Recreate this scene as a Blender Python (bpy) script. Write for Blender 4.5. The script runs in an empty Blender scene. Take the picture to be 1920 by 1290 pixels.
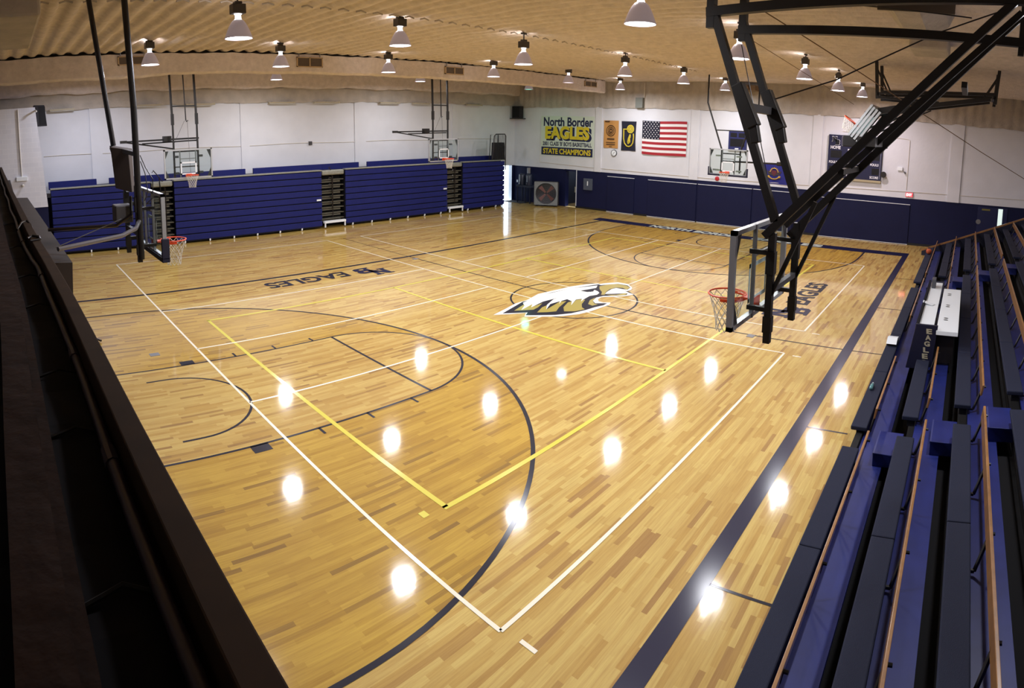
import bpy, bmesh, math, random
from mathutils import Vector, Matrix
random.seed(7)
SC = bpy.context.scene
COL = SC.collection
PI = math.pi
# ------------------------------------------------------------------ camera (stitched phone panorama = central cylindrical projection)
CAM = Vector((-1.32725, -10.32235, 4.99501))
F_PX, CY_PX = 1155.6415, 362.09306
yaw, pitch, roll = math.radians(42.45954), math.radians(-6.43737), math.radians(0.78281)
fw = Vector((math.cos(yaw)*math.cos(pitch), math.sin(yaw)*math.cos(pitch), math.sin(pitch)))
rt = Vector((math.sin(yaw), -math.cos(yaw), 0)); upv = rt.cross(fw)
r2 = rt*math.cos(roll) + upv*math.sin(roll); u2 = -rt*math.sin(roll) + upv*math.cos(roll)
cd = bpy.data.cameras.new('camera'); cd.type = 'PANO'; cd.panorama_type = 'CENTRAL_CYLINDRICAL'
cd.central_cylindrical_range_u_min = -960.0/F_PX; cd.central_cylindrical_range_u_max = 960.0/F_PX
cd.central_cylindrical_range_v_min = -(1290.0-CY_PX)/F_PX; cd.central_cylindrical_range_v_max = CY_PX/F_PX
cd.central_cylindrical_radius = 1.0
cd.clip_start = 0.05; cd.clip_end = 200
cam = bpy.data.objects.new('camera', cd); COL.objects.link(cam)
M = Matrix.Identity(4)
for i, v in enumerate((r2, u2, -fw)):
    for j in range(3): M[j][i] = v[j]
M.translation = CAM
cam.matrix_world = M
SC.camera = cam
# ------------------------------------------------------------------ world, exposure
w = bpy.data.worlds.new('world'); SC.world = w; w.use_nodes = True
w.node_tree.nodes['Background'].inputs[0].default_value = (0.72, 0.86, 1.0, 1)
w.node_tree.nodes['Background'].inputs[1].default_value = 5.0
SC.view_settings.view_transform = 'Standard'; SC.view_settings.look = 'None'
SC.view_settings.exposure = 0.0; SC.view_settings.gamma = 1.0; SC.view_settings.use_curve_mapping = False
SC.cycles.max_bounces = 8; SC.cycles.diffuse_bounces = 4; SC.cycles.glossy_bounces = 4; SC.cycles.transparent_max_bounces = 12
SC.cycles.sample_clamp_indirect = 6.0
SC.cycles.use_denoising = True
SC.cycles.adaptive_threshold = .02
LAMP_W = 182.0
COOL = (0.93, 0.94, 1.0)

# ------------------------------------------------------------------ materials
def srgb(h):
    h = h.lstrip('#'); o = []
    for i in (0, 2, 4):
        c = int(h[i:i+2], 16)/255; o.append(c/12.92 if c <= .04045 else ((c+.055)/1.055)**2.4)
    return (*o, 1)
MATS = {}
def mat(name, col, rough=.6, metal=0, var=.0, scale=6, bump=0, bscale=40, coat=0, emis=None, estr=0, spec=.5):
    if name in MATS: return MATS[name]
    m = bpy.data.materials.new(name); m.use_nodes = True; nt = m.node_tree; b = nt.nodes['Principled BSDF']
    c = srgb(col) if isinstance(col, str) else (*col, 1)
    b.inputs['Base Color'].default_value = c; b.inputs['Roughness'].default_value = rough; b.inputs['Metallic'].default_value = metal
    b.inputs['Specular IOR Level'].default_value = spec
    if coat: b.inputs['Coat Weight'].default_value = coat; b.inputs['Coat Roughness'].default_value = .15
    geo = nt.nodes.new('ShaderNodeNewGeometry')
    if var:
        n = nt.nodes.new('ShaderNodeTexNoise'); n.inputs['Scale'].default_value = scale; n.inputs['Detail'].default_value = 6
        nt.links.new(geo.outputs['Position'], n.inputs['Vector'])
        r = nt.nodes.new('ShaderNodeValToRGB'); r.color_ramp.elements[0].position = .3; r.color_ramp.elements[1].position = .7
        r.color_ramp.elements[0].color = tuple(x*(1-var) for x in c[:3])+(1,); r.color_ramp.elements[1].color = tuple(min(1, x*(1+var)) for x in c[:3])+(1,)
        nt.links.new(n.outputs['Fac'], r.inputs['Fac']); nt.links.new(r.outputs['Color'], b.inputs['Base Color'])
    if bump:
        n2 = nt.nodes.new('ShaderNodeTexNoise'); n2.inputs['Scale'].default_value = bscale; n2.inputs['Detail'].default_value = 4
        nt.links.new(geo.outputs['Position'], n2.inputs['Vector'])
        bp = nt.nodes.new('ShaderNodeBump'); bp.inputs['Strength'].default_value = bump; bp.inputs['Distance'].default_value = .02
        nt.links.new(n2.outputs['Fac'], bp.inputs['Height']); nt.links.new(bp.outputs['Normal'], b.inputs['Normal'])
    if emis is not None:
        b.inputs['Emission Color'].default_value = srgb(emis) if isinstance(emis, str) else (*emis, 1)
        b.inputs['Emission Strength'].default_value = estr
    MATS[name] = m; return m

def wood(name, c1, c2, c3, rough=.07):
    """maple strips running along world X: random strip colour, grain, varnish"""
    m = bpy.data.materials.new(name); m.use_nodes = True; nt = m.node_tree; b = nt.nodes['Principled BSDF']; N = nt.nodes.new; L = nt.links.new
    geo = N('ShaderNodeNewGeometry'); sx = N('ShaderNodeSeparateXYZ'); L(geo.outputs['Position'], sx.inputs[0])
    def mt(op, a, bb=None):
        n = N('ShaderNodeMath'); n.operation = op
        for i, v in enumerate((a, bb)):
            if v is None: continue
            if isinstance(v, (int, float)): n.inputs[i].default_value = v
            else: L(v, n.inputs[i])
        return n.outputs[0]
    row = mt('FLOOR', mt('DIVIDE', sx.outputs['Y'], .068))
    wn = N('ShaderNodeTexWhiteNoise'); wn.noise_dimensions = '1D'; L(row, wn.inputs['W'])
    ln = mt('ADD', mt('MULTIPLY', wn.outputs['Value'], .5), .45)
    px = mt('FLOOR', mt('DIVIDE', mt('ADD', sx.outputs['X'], mt('MULTIPLY', wn.outputs['Value'], 37.0)), ln))
    cb = N('ShaderNodeCombineXYZ'); L(px, cb.inputs[0]); L(row, cb.inputs[1])
    w2 = N('ShaderNodeTexWhiteNoise'); w2.noise_dimensions = '2D'; L(cb.outputs[0], w2.inputs['Vector'])
    cr = N('ShaderNodeValToRGB'); cr.color_ramp.elements[0].color = srgb(c1); cr.color_ramp.elements[1].color = srgb(c3)
    e = cr.color_ramp.elements.new(.13); e.color = srgb(c2); cr.color_ramp.elements[2].position = .85
    L(w2.outputs['Value'], cr.inputs['Fac'])
    mp = N('ShaderNodeMapping'); mp.inputs['Scale'].default_value = (1.2, 26, 1); L(geo.outputs['Position'], mp.inputs['Vector'])
    ns = N('ShaderNodeTexNoise'); ns.inputs['Scale'].default_value = 1.6; ns.inputs['Detail'].default_value = 7; ns.inputs['Roughness'].default_value = .65
    L(mp.outputs[0], ns.inputs['Vector'])
    nr = N('ShaderNodeValToRGB'); nr.color_ramp.elements[0].position = .3; nr.color_ramp.elements[1].position = .62
    nr.color_ramp.elements[0].color = (.74, .64, .54, 1); nr.color_ramp.elements[1].color = (1, 1, 1, 1); L(ns.outputs['Fac'], nr.inputs['Fac'])
    mx = N('ShaderNodeMix'); mx.data_type = 'RGBA'; mx.blend_type = 'MULTIPLY'; mx.inputs['Factor'].default_value = .8
    L(cr.outputs['Color'], mx.inputs['A']); L(nr.outputs['Color'], mx.inputs['B'])
    n3 = N('ShaderNodeTexNoise'); n3.inputs['Scale'].default_value = .45; n3.inputs['Detail'].default_value = 2; L(geo.outputs['Position'], n3.inputs['Vector'])
    r3 = N('ShaderNodeValToRGB'); r3.color_ramp.elements[0].position = .35; r3.color_ramp.elements[1].position = .65
    r3.color_ramp.elements[0].color = (.9, .87, .83, 1); r3.color_ramp.elements[1].color = (1, 1, 1, 1); L(n3.outputs['Fac'], r3.inputs['Fac'])
    m2 = N('ShaderNodeMix'); m2.data_type = 'RGBA'; m2.blend_type = 'MULTIPLY'; m2.inputs['Factor'].default_value = 1
    L(mx.outputs['Result'], m2.inputs['A']); L(r3.outputs['Color'], m2.inputs['B'])
    L(m2.outputs['Result'], b.inputs['Base Color'])
    b.inputs['Roughness'].default_value = .55; b.inputs['Specular IOR Level'].default_value = .25
    b.inputs['Coat Weight'].default_value = 1; b.inputs['Coat Roughness'].default_value = rough; b.inputs['Coat IOR'].default_value = 1.5
    bp = N('ShaderNodeBump'); bp.inputs['Strength'].default_value = .06; bp.inputs['Distance'].default_value = .004
    nb_ = N('ShaderNodeTexNoise'); nb_.inputs['Scale'].default_value = 1.0; nb_.inputs['Detail'].default_value = 3; mb_ = N('ShaderNodeMapping'); mb_.inputs['Scale'].default_value = (1.5, 16, 1); L(geo.outputs['Position'], mb_.inputs['Vector']); L(mb_.outputs[0], nb_.inputs['Vector']); L(nb_.outputs['Fac'], bp.inputs['Height']); L(bp.outputs['Normal'], b.inputs['Coat Normal'])
    MATS[name] = m; return m

WOOD = wood('maple_pale', '#a37c40', '#be994a', '#d2b667')
WOOD_AMBER = wood('maple_amber', '#8d6a1f', '#b08822', '#c39e36')
WOOD_KEY = wood('maple_key', '#9c773a', '#bb9545', '#ceb061')
NAVY_LINE = mat('navy_floor_paint', '#0d0a20', .5, coat=.35, spec=.15); NAVY_BLK = mat('navy_floor_band', '#0d0b30', .5, coat=.35, spec=.15)
WHITE_LINE = mat('white_floor_paint', '#f2ead2', .5, coat=1); YEL_LINE = mat('yellow_floor_paint', '#d6c72c', .5, coat=1)
GOLD = mat('gold_floor_paint', '#a8963a', .5, coat=1); SILVER_P = mat('silver_floor_paint', '#b9beb0', .5, coat=.5, var=.1, scale=20)
WALLW = mat('white_painted_wall', '#d6d7dd', .75, var=.04, scale=1.2, bump=.15, bscale=8)
WALLN = mat('navy_painted_wall', '#0d1238', .65, spec=.25, var=.08, scale=2)
FOAM = mat('tan_foam', '#cfc3bc', .95, var=.1, scale=5, bump=1.0, bscale=14)
FOAMG = mat('grey_tan_foam', '#b1a89e', .95, var=.13, scale=2.2, bump=1.0, bscale=12)
BLACK = mat('black_steel', '#17120f', .45, var=.2, scale=8); BLACKG = mat('glossy_black_tube', '#1a1517', .28)
DARKGREY = mat('dark_grey_steel', '#3c3a3c', .5); STEEL = mat('grey_steel', '#8a8a8c', .4, .6)
ALU = mat('aluminium', '#c3c6c9', .35, .7); WHITE = mat('white_enamel', '#e8ebee', .4); WHITEP = mat('white_plastic', '#e9eef2', .35)
GALV = mat('galvanised', '#8e8f86', .5, .3, var=.12, scale=12)
ORANGE = mat('orange_rim', '#d9481e', .4); NETM = mat('white_net_cord', '#d8d4c8', .8)
PADN = mat('navy_pad', '#14152f', .6); MATN = mat('navy_wall_mat', '#0c1136', .65, spec=.25, var=.06, scale=3)
BLEACHN = mat('navy_bleacher_board', '#131c62', .6, spec=.3, var=.08, scale=4); BLEACHD = mat('dark_bleacher_gap', '#0c0c16', .8)
SEATM = mat('slate_seat_plastic', '#191e33', .8, spec=.3, var=.05, scale=30, bump=.3, bscale=180)
DECKM = mat('blue_deck_paint', '#1e2766', .45, spec=.35, var=.16, scale=3); VOID = mat('void_shade_black', '#0a080c', .9)
OAK = mat('varnished_oak', '#94683a', .4, var=.18, scale=9, coat=.6)
BROWND = mat('shaded_brown_vinyl', '#2b1a10', .85, spec=.15, var=.25, scale=6, bump=.5, bscale=10); BROWNM = mat('shaded_olive_board', '#38281a', .85, spec=.15, var=.2, scale=5)  # ledge browns, colour darkened to carry the shade on the balcony edge
NAVYV = mat('dark_navy_vinyl', '#08070f', .8, spec=.2, var=.2, scale=5); CONDUIT = mat('dark_conduit', '#3d3640', .35)
RED = mat('red_plastic', '#b3202a', .4); EXITM = mat('exit_face', '#ff4a4a', .4, emis='#ff2a3a', estr=2.0)
CREAM = mat('cream_paint', '#d6d0c6', .6); BROWNBOX = mat('brown_metal_box', '#4b413c', .6); BLUEFLAG = mat('blue_flag_cloth', '#1f237a', .8, var=.12, scale=6)
TAN = mat('tan_banner_cloth', '#bd8a4c', .85); NAVYCL = mat('navy_banner_cloth', '#16182c', .85); YELCL = mat('yellow_banner_print', '#cdb93a', .8)
REDCL = mat('red_flag_stripe', '#a3202c', .8); WHITECL = mat('white_flag_cloth', '#e8e4e4', .8); NAVYPR = mat('navy_print', '#151b45', .7); YELPR = mat('yellow_print', '#d7c22a', .7)
TANPR = mat('brown_print', '#4a3420', .8); BANBG = mat('pale_banner_panel', '#cfd9cc', .7)
def glass_mat(name, tint, rough=.02):
    m = bpy.data.materials.new(name); m.use_nodes = True; nt = m.node_tree; nt.nodes.clear()
    o = nt.nodes.new('ShaderNodeOutputMaterial'); mx = nt.nodes.new('ShaderNodeMixShader'); t = nt.nodes.new('ShaderNodeBsdfTransparent'); g = nt.nodes.new('ShaderNodeBsdfGlossy'); lw = nt.nodes.new('ShaderNodeLayerWeight'); pw = nt.nodes.new('ShaderNodeMath'); fr = nt.nodes.new('ShaderNodeMath')
    t.inputs[0].default_value = (*tint, 1); g.inputs['Roughness'].default_value = rough; lw.inputs['Blend'].default_value = .5; pw.operation = 'POWER'; pw.inputs[1].default_value = 5; fr.operation = 'MULTIPLY_ADD'; fr.inputs[1].default_value = .45; fr.inputs[2].default_value = .03; nt.links.new(lw.outputs['Facing'], pw.inputs[0]); nt.links.new(pw.outputs[0], fr.inputs[0])
    nt.links.new(fr.outputs[0], mx.inputs[0]); nt.links.new(t.outputs[0], mx.inputs[1]); nt.links.new(g.outputs[0], mx.inputs[2]); nt.links.new(mx.outputs[0], o.inputs[0])
    MATS[name] = m; return m
GLASS = glass_mat('backboard_glass', (.90, .94, .92))
def prism_mat(name, tint, glow):
    m = bpy.data.materials.new(name); m.use_nodes = True; nt = m.node_tree; b = nt.nodes['Principled BSDF']
    b.inputs['Base Color'].default_value = (*tint, 1); b.inputs['Roughness'].default_value = .35
    b.inputs['Emission Color'].default_value = (*tint, 1); b.inputs['Emission Strength'].default_value = glow
    MATS[name] = m; return m
PRISM = prism_mat('prismatic_acrylic', (.5, .44, .50), .17); BULB = mat('lamp_glow', '#ffffff', .5, emis=(.95, .95, 1), estr=14)
BULBG = mat('green_lamp_glow', '#ccffee', .5, emis=(.1, 1, .7), estr=2.5); COLLAR = mat('lamp_collar', '#dddddd', .3, .8, emis=(1, .98, 1), estr=3)
BULBD = mat('dim_lamp_glow', '#eeeeee', .5, emis=(.95, .9, 1), estr=2)

# ------------------------------------------------------------------ mesh builder
class MB:
    def __init__(s): s.v = []; s.f = []
    def add(s, vs, fs):
        n = len(s.v); s.v += [tuple(v) for v in vs]; s.f += [tuple(i+n for i in f) for f in fs]; return s
    def box(s, a, b):
        x0, y0, z0 = [min(p, q) for p, q in zip(a, b)]; x1, y1, z1 = [max(p, q) for p, q in zip(a, b)]
        return s.add([(x0,y0,z0),(x1,y0,z0),(x1,y1,z0),(x0,y1,z0),(x0,y0,z1),(x1,y0,z1),(x1,y1,z1),(x0,y1,z1)],
                     [(0,3,2,1),(4,5,6,7),(0,1,5,4),(1,2,6,5),(2,3,7,6),(3,0,4,7)])
    def bar(s, p, q, w, h=None, up=(0,0,1)):
        """square bar from p to q"""
        p = Vector(p); q = Vector(q); h = h or w; d = (q-p).normalized(); u = Vector(up)
        if abs(d.dot(u)) > .98: u = Vector((1,0,0))
        r = d.cross(u).normalized(); u = r.cross(d)
        vs = [c + r*(i*w/2) + u*(j*h/2) for c in (p, q) for i, j in ((-1,-1),(1,-1),(1,1),(-1,1))]
        return s.add(vs, [(3,2,1,0),(4,5,6,7),(0,1,5,4),(1,2,6,5),(2,3,7,6),(3,0,4,7)])
    def tube(s, pts, r, n=10, closed=False, caps=True):
        pts = [Vector(p) for p in pts]; k = len(pts); rs = r if isinstance(r, (list, tuple)) else [r]*k; rings = []; prev = None
        for i, p in enumerate(pts):
            a = pts[i-1] if (i > 0 or closed) else p; b = pts[(i+1) % k] if (i < k-1 or closed) else p
            d = (b-a).normalized()
            if prev is None: u = Vector((0,0,1)) if abs(d.z) < .9 else Vector((1,0,0))
            else: u = prev
            u = (u - d*u.dot(d)).normalized(); prev = u; v = d.cross(u)
            rings.append([p + (u*math.cos(2*PI*j/n) + v*math.sin(2*PI*j/n))*rs[i] for j in range(n)])
        vs = [q for ring in rings for q in ring]; fs = []
        for i in range(k if closed else k-1):
            a = i*n; b = ((i+1) % k)*n
            for j in range(n): fs.append((a+j, a+(j+1) % n, b+(j+1) % n, b+j))
        if caps and not closed: fs += [tuple(range(n-1,-1,-1)), tuple(range((k-1)*n, k*n))]
        return s.add(vs, fs)
    def lathe(s, prof, c=(0,0,0), n=28):
        vs = []; fs = []
        for r, z in prof: vs += [(c[0]+r*math.cos(2*PI*j/n), c[1]+r*math.sin(2*PI*j/n), c[2]+z) for j in range(n)]
        for i in range(len(prof)-1):
            for j in range(n): fs.append((i*n+j, i*n+(j+1) % n, (i+1)*n+(j+1) % n, (i+1)*n+j))
        return s.add(vs, fs)
    def disc(s, c, r, ax=2, n=24, r0=0):
        vs = []
        for j in range(n):
            a = 2*PI*j/n; p = list(c); i1, i2 = [(1,2),(0,2),(0,1)][ax]; p[i1] += r*math.cos(a); p[i2] += r*math.sin(a); vs.append(p)
        return s.add(vs, [tuple(range(n))])
    def prism(s, poly, o, ux, uy, depth):
        """2-D polygon (may be concave) placed at o with axes ux, uy and given depth vector"""
        o = Vector(o); ux = Vector(ux); uy = Vector(uy); dv = Vector(depth); n = len(poly)
        a = [o + ux*x + uy*y for x, y in poly]
        from mathutils.geometry import tessellate_polygon
        tri = tessellate_polygon([[Vector((x, y, 0)) for x, y in poly]])
        if dv.length < 1e-9: return s.add(a, [tuple(t) for t in tri])
        return s.add(a + [p+dv for p in a], [tuple(t) for t in tri] + [tuple(i+n for i in reversed(t)) for t in tri] + [(i, (i+1) % n, (i+1) % n+n, i+n) for i in range(n)])
    def grid(s, fn, nu, nv):
        vs = [fn(i/nu, j/nv) for j in range(nv+1) for i in range(nu+1)]
        return s.add(vs, [(j*(nu+1)+i, j*(nu+1)+i+1, (j+1)*(nu+1)+i+1, (j+1)*(nu+1)+i) for j in range(nv) for i in range(nu)])
    def build(s, name, m, parent=None, smooth=False, bevel=0, normals=True, base=None):
        off = Vector((0,0,0))
        if parent is not None:
            q = parent
            while q is not None: off += q.location; q = q.parent
        loc = Vector((0,0,0))
        if base is not None: loc = Vector(base)
        me = bpy.data.meshes.new(name); me.from_pydata([tuple(Vector(v)-off-loc) for v in s.v], [], s.f)
        if normals:
            bm = bmesh.new(); bm.from_mesh(me); bmesh.ops.recalc_face_normals(bm, faces=bm.faces); bm.to_mesh(me); bm.free()
        if smooth:
            for p in me.polygons: p.use_smooth = True
        me.materials.append(m); o = bpy.data.objects.new(name, me); COL.objects.link(o); o.location = loc
        if parent is not None: o.parent = parent
        if bevel:
            b = o.modifiers.new('bevel', 'BEVEL'); b.width = bevel; b.segments = 2; b.limit_method = 'ANGLE'
        return o
def thing(name, loc, label, cat, group=None):
    o = bpy.data.objects.new(name, None); COL.objects.link(o); o.location = loc; o['label'] = label; o['category'] = cat
    if group: o['group'] = group
    return o
def tag(o, label, cat, group=None):
    o['label'] = label; o['category'] = cat
    if group: o['group'] = group
    return o
def struct(o): o['kind'] = 'structure'; return o
def dup(root, loc, label, group=None):
    r = root.copy(); COL.objects.link(r); r.location = loc; r['label'] = label
    if group: r['group'] = group
    for ch in list(root.children):
        c = ch.copy(); COL.objects.link(c); c.parent = r
        for g in ch.children:
            d = g.copy(); COL.objects.link(d); d.parent = c
    return r
_txt = {}
def text_mb(mb, s, o, ux, uy, width=None, height=1, bold=.02, depth=0, shear=0, arch=None):
    """lettering: lower-left at o, unit vectors ux (reading direction) and uy (up), size width x height"""
    key = (s, bold, shear)
    if key not in _txt:
        cu = bpy.data.curves.new('t', 'FONT'); cu.body = s; cu.offset = bold; cu.shear = shear; cu.resolution_u = 4
        ob = bpy.data.objects.new('t', cu); COL.objects.link(ob); dg = bpy.context.evaluated_depsgraph_get(); dg.update()
        me = bpy.data.meshes.new_from_object(ob.evaluated_get(dg)); vs = [(v.co.x, v.co.y) for v in me.vertices]; fs = [tuple(p.vertices) for p in me.polygons]
        bpy.data.objects.remove(ob); bpy.data.curves.remove(cu); bpy.data.meshes.remove(me); _txt[key] = (vs, fs)
    vs, fs = _txt[key]; xs = [v[0] for v in vs]; ys = [v[1] for v in vs]; x0, x1, y0, y1 = min(xs), max(xs), min(ys), max(ys)
    k = height/(y1-y0); kx = width/(x1-x0) if width else k
    o = Vector(o); ux = Vector(ux); uy = Vector(uy); out = []
    for x, y in vs:
        X = (x-x0)*kx; Y = (y-y0)*k
        if arch: Y += arch*math.sin(PI*X/((x1-x0)*kx))
        out.append(o + ux*X + uy*Y)
    return mb.add(out, fs)

# ------------------------------------------------------------------ room
XF, YL, ZC, XN, YR = 28.5, 16.8, 7.5, -6.0, -14.4
LEN, HALF = 25.347, 7.7076
floor = struct(MB().box((XN, YR, -.2), (XF, YL, 0)).build('floor', WOOD))
def fl(name, mb, m): return mb.build(name, m, floor, normals=False)
def quad(mb, x0, y0, x1, y1, z): return mb.add([(x0,y0,z),(x1,y0,z),(x1,y1,z),(x0,y1,z)], [(0,1,2,3)])
def arc_pts(cx, r, a0, a1, n, sg=1): return [(cx+sg*r*math.cos(a0+(a1-a0)*i/n), r*math.sin(a0+(a1-a0)*i/n)) for i in range(n+1)]
def ribbon(mb, pts, w, z):
    n = len(pts); L = []
    for i, p in enumerate(pts):
        a = Vector(pts[max(i-1,0)]); b = Vector(pts[min(i+1,n-1)]); d = (b-a).normalized(); nr = Vector((-d.y, d.x))
        L.append((p[0]+nr.x*w/2, p[1]+nr.y*w/2, z)); L.append((p[0]-nr.x*w/2, p[1]-nr.y*w/2, z))
    return mb.add(L, [(2*i, 2*i+1, 2*i+3, 2*i+2) for i in range(n-1)])
ft = .3048
for sgn, X0 in ((1, 0.0), (-1, LEN)):
    # stained three-point area and key
    bc = X0 + sgn*5.25*ft; R3 = 19.75*ft
    pts = [(X0, -R3)] + [(bc + sgn*R3*math.cos(a), R3*math.sin(a)) for a in [(-PI/2 + PI*i/60) for i in range(61)]] + [(X0, R3)]
    fl('three_point_area', MB().add([(x, y, .001) for x, y in pts], [tuple(range(len(pts)))]), WOOD_AMBER)
    kx = X0 + sgn*19*ft
    kp = [(X0, -6*ft)] + [(kx + sgn*6*ft*math.cos(a), 6*ft*math.sin(a)) for a in [(-PI/2 + PI*i/40) for i in range(41)]] + [(X0, 6*ft)]
    fl('key_area', MB().add([(x, y, .0018) for x, y in kp], [tuple(range(len(kp)))]), WOOD_KEY)
    m = MB(); ribbon(m, pts, .07, .0034); fl('three_point_line', m, NAVY_LINE)
    m = MB(); ribbon(m, kp, .05, .0030); ribbon(m, [(kx, -6*ft), (kx, 6*ft)], .06, .0030)
    for s2 in (1, -1):
        for a in (11.08, 14.25, 17.4): quad(m, *sorted([X0+sgn*(a-.08)*ft, X0+sgn*(a+.08)*ft])[:1], s2*6*ft, sorted([X0+sgn*(a-.08)*ft, X0+sgn*(a+.08)*ft])[1], s2*(6*ft+.22), .003)
        quad(m, X0+sgn*7*ft, s2*6*ft, X0+sgn*8*ft, s2*(6*ft+.22), .003)
    fl('free_throw_lane_lines', m, NAVY_LINE)
    m = MB(); ra = 4.08*ft
    ribbon(m, [(X0+sgn*4*ft, -ra)] + [(bc + sgn*ra*math.cos(a), ra*math.sin(a)) for a in [(-PI/2 + PI*i/30) for i in range(31)]] + [(X0+sgn*4*ft, ra)], .05, .003)
    fl('restricted_arc', m, NAVY_LINE)
m = MB(); ribbon(m, [(LEN/2, -HALF), (LEN/2, HALF)], .05, .0026); ribbon(m, [(LEN/2, HALF), (LEN/2, 12.4)], .03, .0026)
fl('division_line', m, NAVY_LINE)
m = MB(); ribbon(m, [(LEN/2+1.83*math.cos(2*PI*i/64), 1.83*math.sin(2*PI*i/64)) for i in range(65)], .055, .0026); fl('center_circle', m, NAVY_LINE)
m = MB(); ribbon(m, [(-.3, HALF), (LEN, HALF)], .14, .003); fl('sideline_by_folded_bleachers', m, NAVY_LINE)
m = MB(); quad(m, -.3, -HALF-.24, LEN+.8, -HALF, .003); fl('sideline_by_open_bleachers', m, NAVY_BLK)
m = MB(); quad(m, LEN, -HALF, LEN+.8, HALF+.6, .0034); fl('far_baseline_band', m, NAVY_BLK)
m = MB(); quad(m, -.35, -HALF, 0, HALF, .0034); fl('near_baseline_band', m, NAVY_BLK)
m = MB()
for x in (4.55, 8.6, 12.67, 16.65, 20.88): quad(m, x-.02, -8.66, x+.02, -7.94, .003)
fl('coaching_box_marks', m, NAVY_LINE)
# lettering on the far baseline band
m = MB(); text_mb(m, 'NORTH BORDER', (LEN+.12, 4.9, .0044), (0,-1,0), (1,0,0), 5.0, .6, .05); text_mb(m, 'EAGLES', (LEN+.12, -.6, .0044), (0,-1,0), (1,0,0), 3.4, .6, .05)
fl('baseline_lettering', m, SILVER_P)
# volleyball courts across the floor (white) and yellow courts
m = MB(); wl = .05; z = .0042
for xa, xb in ((2.75, 11.85), (13.58, 22.48)):
    for x in (xa, xb): quad(m, x-wl/2, -6.52, x+wl/2, 12.36, z)
    for y in (-6.52, 2.65, 5.77, -.38, 12.36): quad(m, xa, y-wl/2, xb, y+wl/2, z)
for x, y in ((2.8, -6.84), (11.77, -6.84), (13.5, -6.84)): quad(m, x-.025, y-.1, x+.025, y+.1, z)
fl('white_volleyball_lines', m, WHITE_LINE)
m = MB(); z = .0036
for x in (3.67, 9.6, 15.7, 21.6): quad(m, x-.04, -4.66, x+.04, 4.5, z)
for y in (-4.66, 4.5): quad(m, 3.63, y-.04, 21.64, y+.04, z)
quad(m, 3.3, -4.65, 3.4, -4.53, z)
fl('yellow_court_lines', m, YEL_LINE)
# eagle head emblem
EG = {
    'outer':[(9.95,0.6),(10.56,0.74),(11.14,0.89),(11.61,0.88),(12.31,1.06),(12.87,0.98),(13.68,0.86),(14.18,0.67),(14.54,0.44),(14.5,0.37),(14.77,0.24),(15.06,0.03),(15.09,-0.32),(14.8,-0.67),(14.54,-0.79),(14.33,-0.76),(14.35,-0.64),(14.21,-0.93),(14.16,-1.12),(13.91,-1.06),(13.61,-0.85),(13.43,-0.66),(13.28,-0.53),(13.05,-0.58),(12.89,-0.71),(12.88,-0.88),(13.0,-1.05),(12.79,-1.14),(12.32,-1.11),(11.96,-1.09),(11.56,-1.0),(11.15,-0.78),(10.88,-0.56),(10.42,-0.07),(10.69,0.11),(10.33,0.32)],
    'navy':[(10.21,0.52),(11.41,0.86),(11.66,0.83),(12.07,0.9),(12.73,0.87),(13.49,0.72),(14.45,0.36),(14.41,0.25),(14.9,-0.07),(14.93,-0.42),(14.76,-0.63),(14.49,-0.69),(14.45,-0.54),(14.44,-0.31),(14.23,-0.27),(13.86,-0.34),(13.65,-0.42),(13.9,-0.66),(14.15,-0.9),(13.97,-0.99),(13.68,-0.8),(13.43,-0.51),(13.16,-0.44),(12.82,-0.56),(12.67,-0.75),(12.79,-0.89),(12.9,-1.01),(12.65,-1.04),(12.34,-0.96),(11.97,-0.92),(11.48,-0.8),(11.08,-0.57),(10.52,-0.02),(10.74,0.1)],
    'head':[(11.32,0.78),(12.1,0.93),(12.69,0.84),(13.49,0.72),(14.3,0.3),(14.04,0.17),(13.79,0.24),(13.45,0.35),(13.55,0.03),(13.81,0.07),(13.76,-0.08),(13.63,-0.23),(13.42,-0.29),(13.17,-0.2),(12.74,-0.28),(12.53,-0.35),(12.78,-0.2),(12.6,-0.12),(12.07,-0.35),(12.39,-0.13),(12.46,0.09),(12.23,0.11),(11.93,-0.03),(12.16,0.12),(11.76,0.15),(11.28,-0.1),(11.64,0.17),(12.2,0.38),(12.42,0.38),(11.8,0.45),(11.22,0.34),(11.16,0.34),(11.42,0.51),(10.78,0.36),(11.15,0.57)],
    'g1':[(14.26,0.2),(14.59,0.12),(14.89,-0.08),(14.86,-0.43),(14.76,-0.62),(14.47,-0.67),(14.57,-0.47),(14.48,-0.28),(14.2,-0.23),(13.85,-0.32),(13.57,-0.46),(13.5,-0.38),(13.77,-0.23),(13.99,0.01)],
    'g2':[(13.6,-0.51),(13.79,-0.73),(14.09,-0.83),(14.08,-0.95),(13.86,-0.92),(13.6,-0.68)],
    'g3':[(10.6,0.46),(11.26,0.67),(11.51,0.64),(11.42,0.51),(11.16,0.34),(11.67,0.36),(11.3,0.2),(11.04,0.15)],
    'g4':[(10.92,-0.08),(11.37,0.12),(11.76,0.15),(11.28,-0.1),(12.13,0.1),(12.29,-0.01),(11.69,-0.22),(11.35,-0.39),(11.12,-0.26)],
    'g5':[(11.49,-0.55),(11.77,-0.31),(12.22,-0.12),(12.39,-0.13),(12.07,-0.35),(12.57,-0.15),(12.74,-0.22),(12.74,-0.34),(12.35,-0.51),(12.11,-0.69),(12.01,-0.86),(11.69,-0.77)],
    'g6':[(12.47,-0.64),(12.83,-0.45),(13.14,-0.43),(12.78,-0.58),(12.62,-0.76),(12.62,-0.87),(12.42,-0.82)],
    'eye':[(13.45,0.35),(13.69,0.26),(13.89,0.13),(13.64,-0.0),(13.47,0.1)]}
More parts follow.
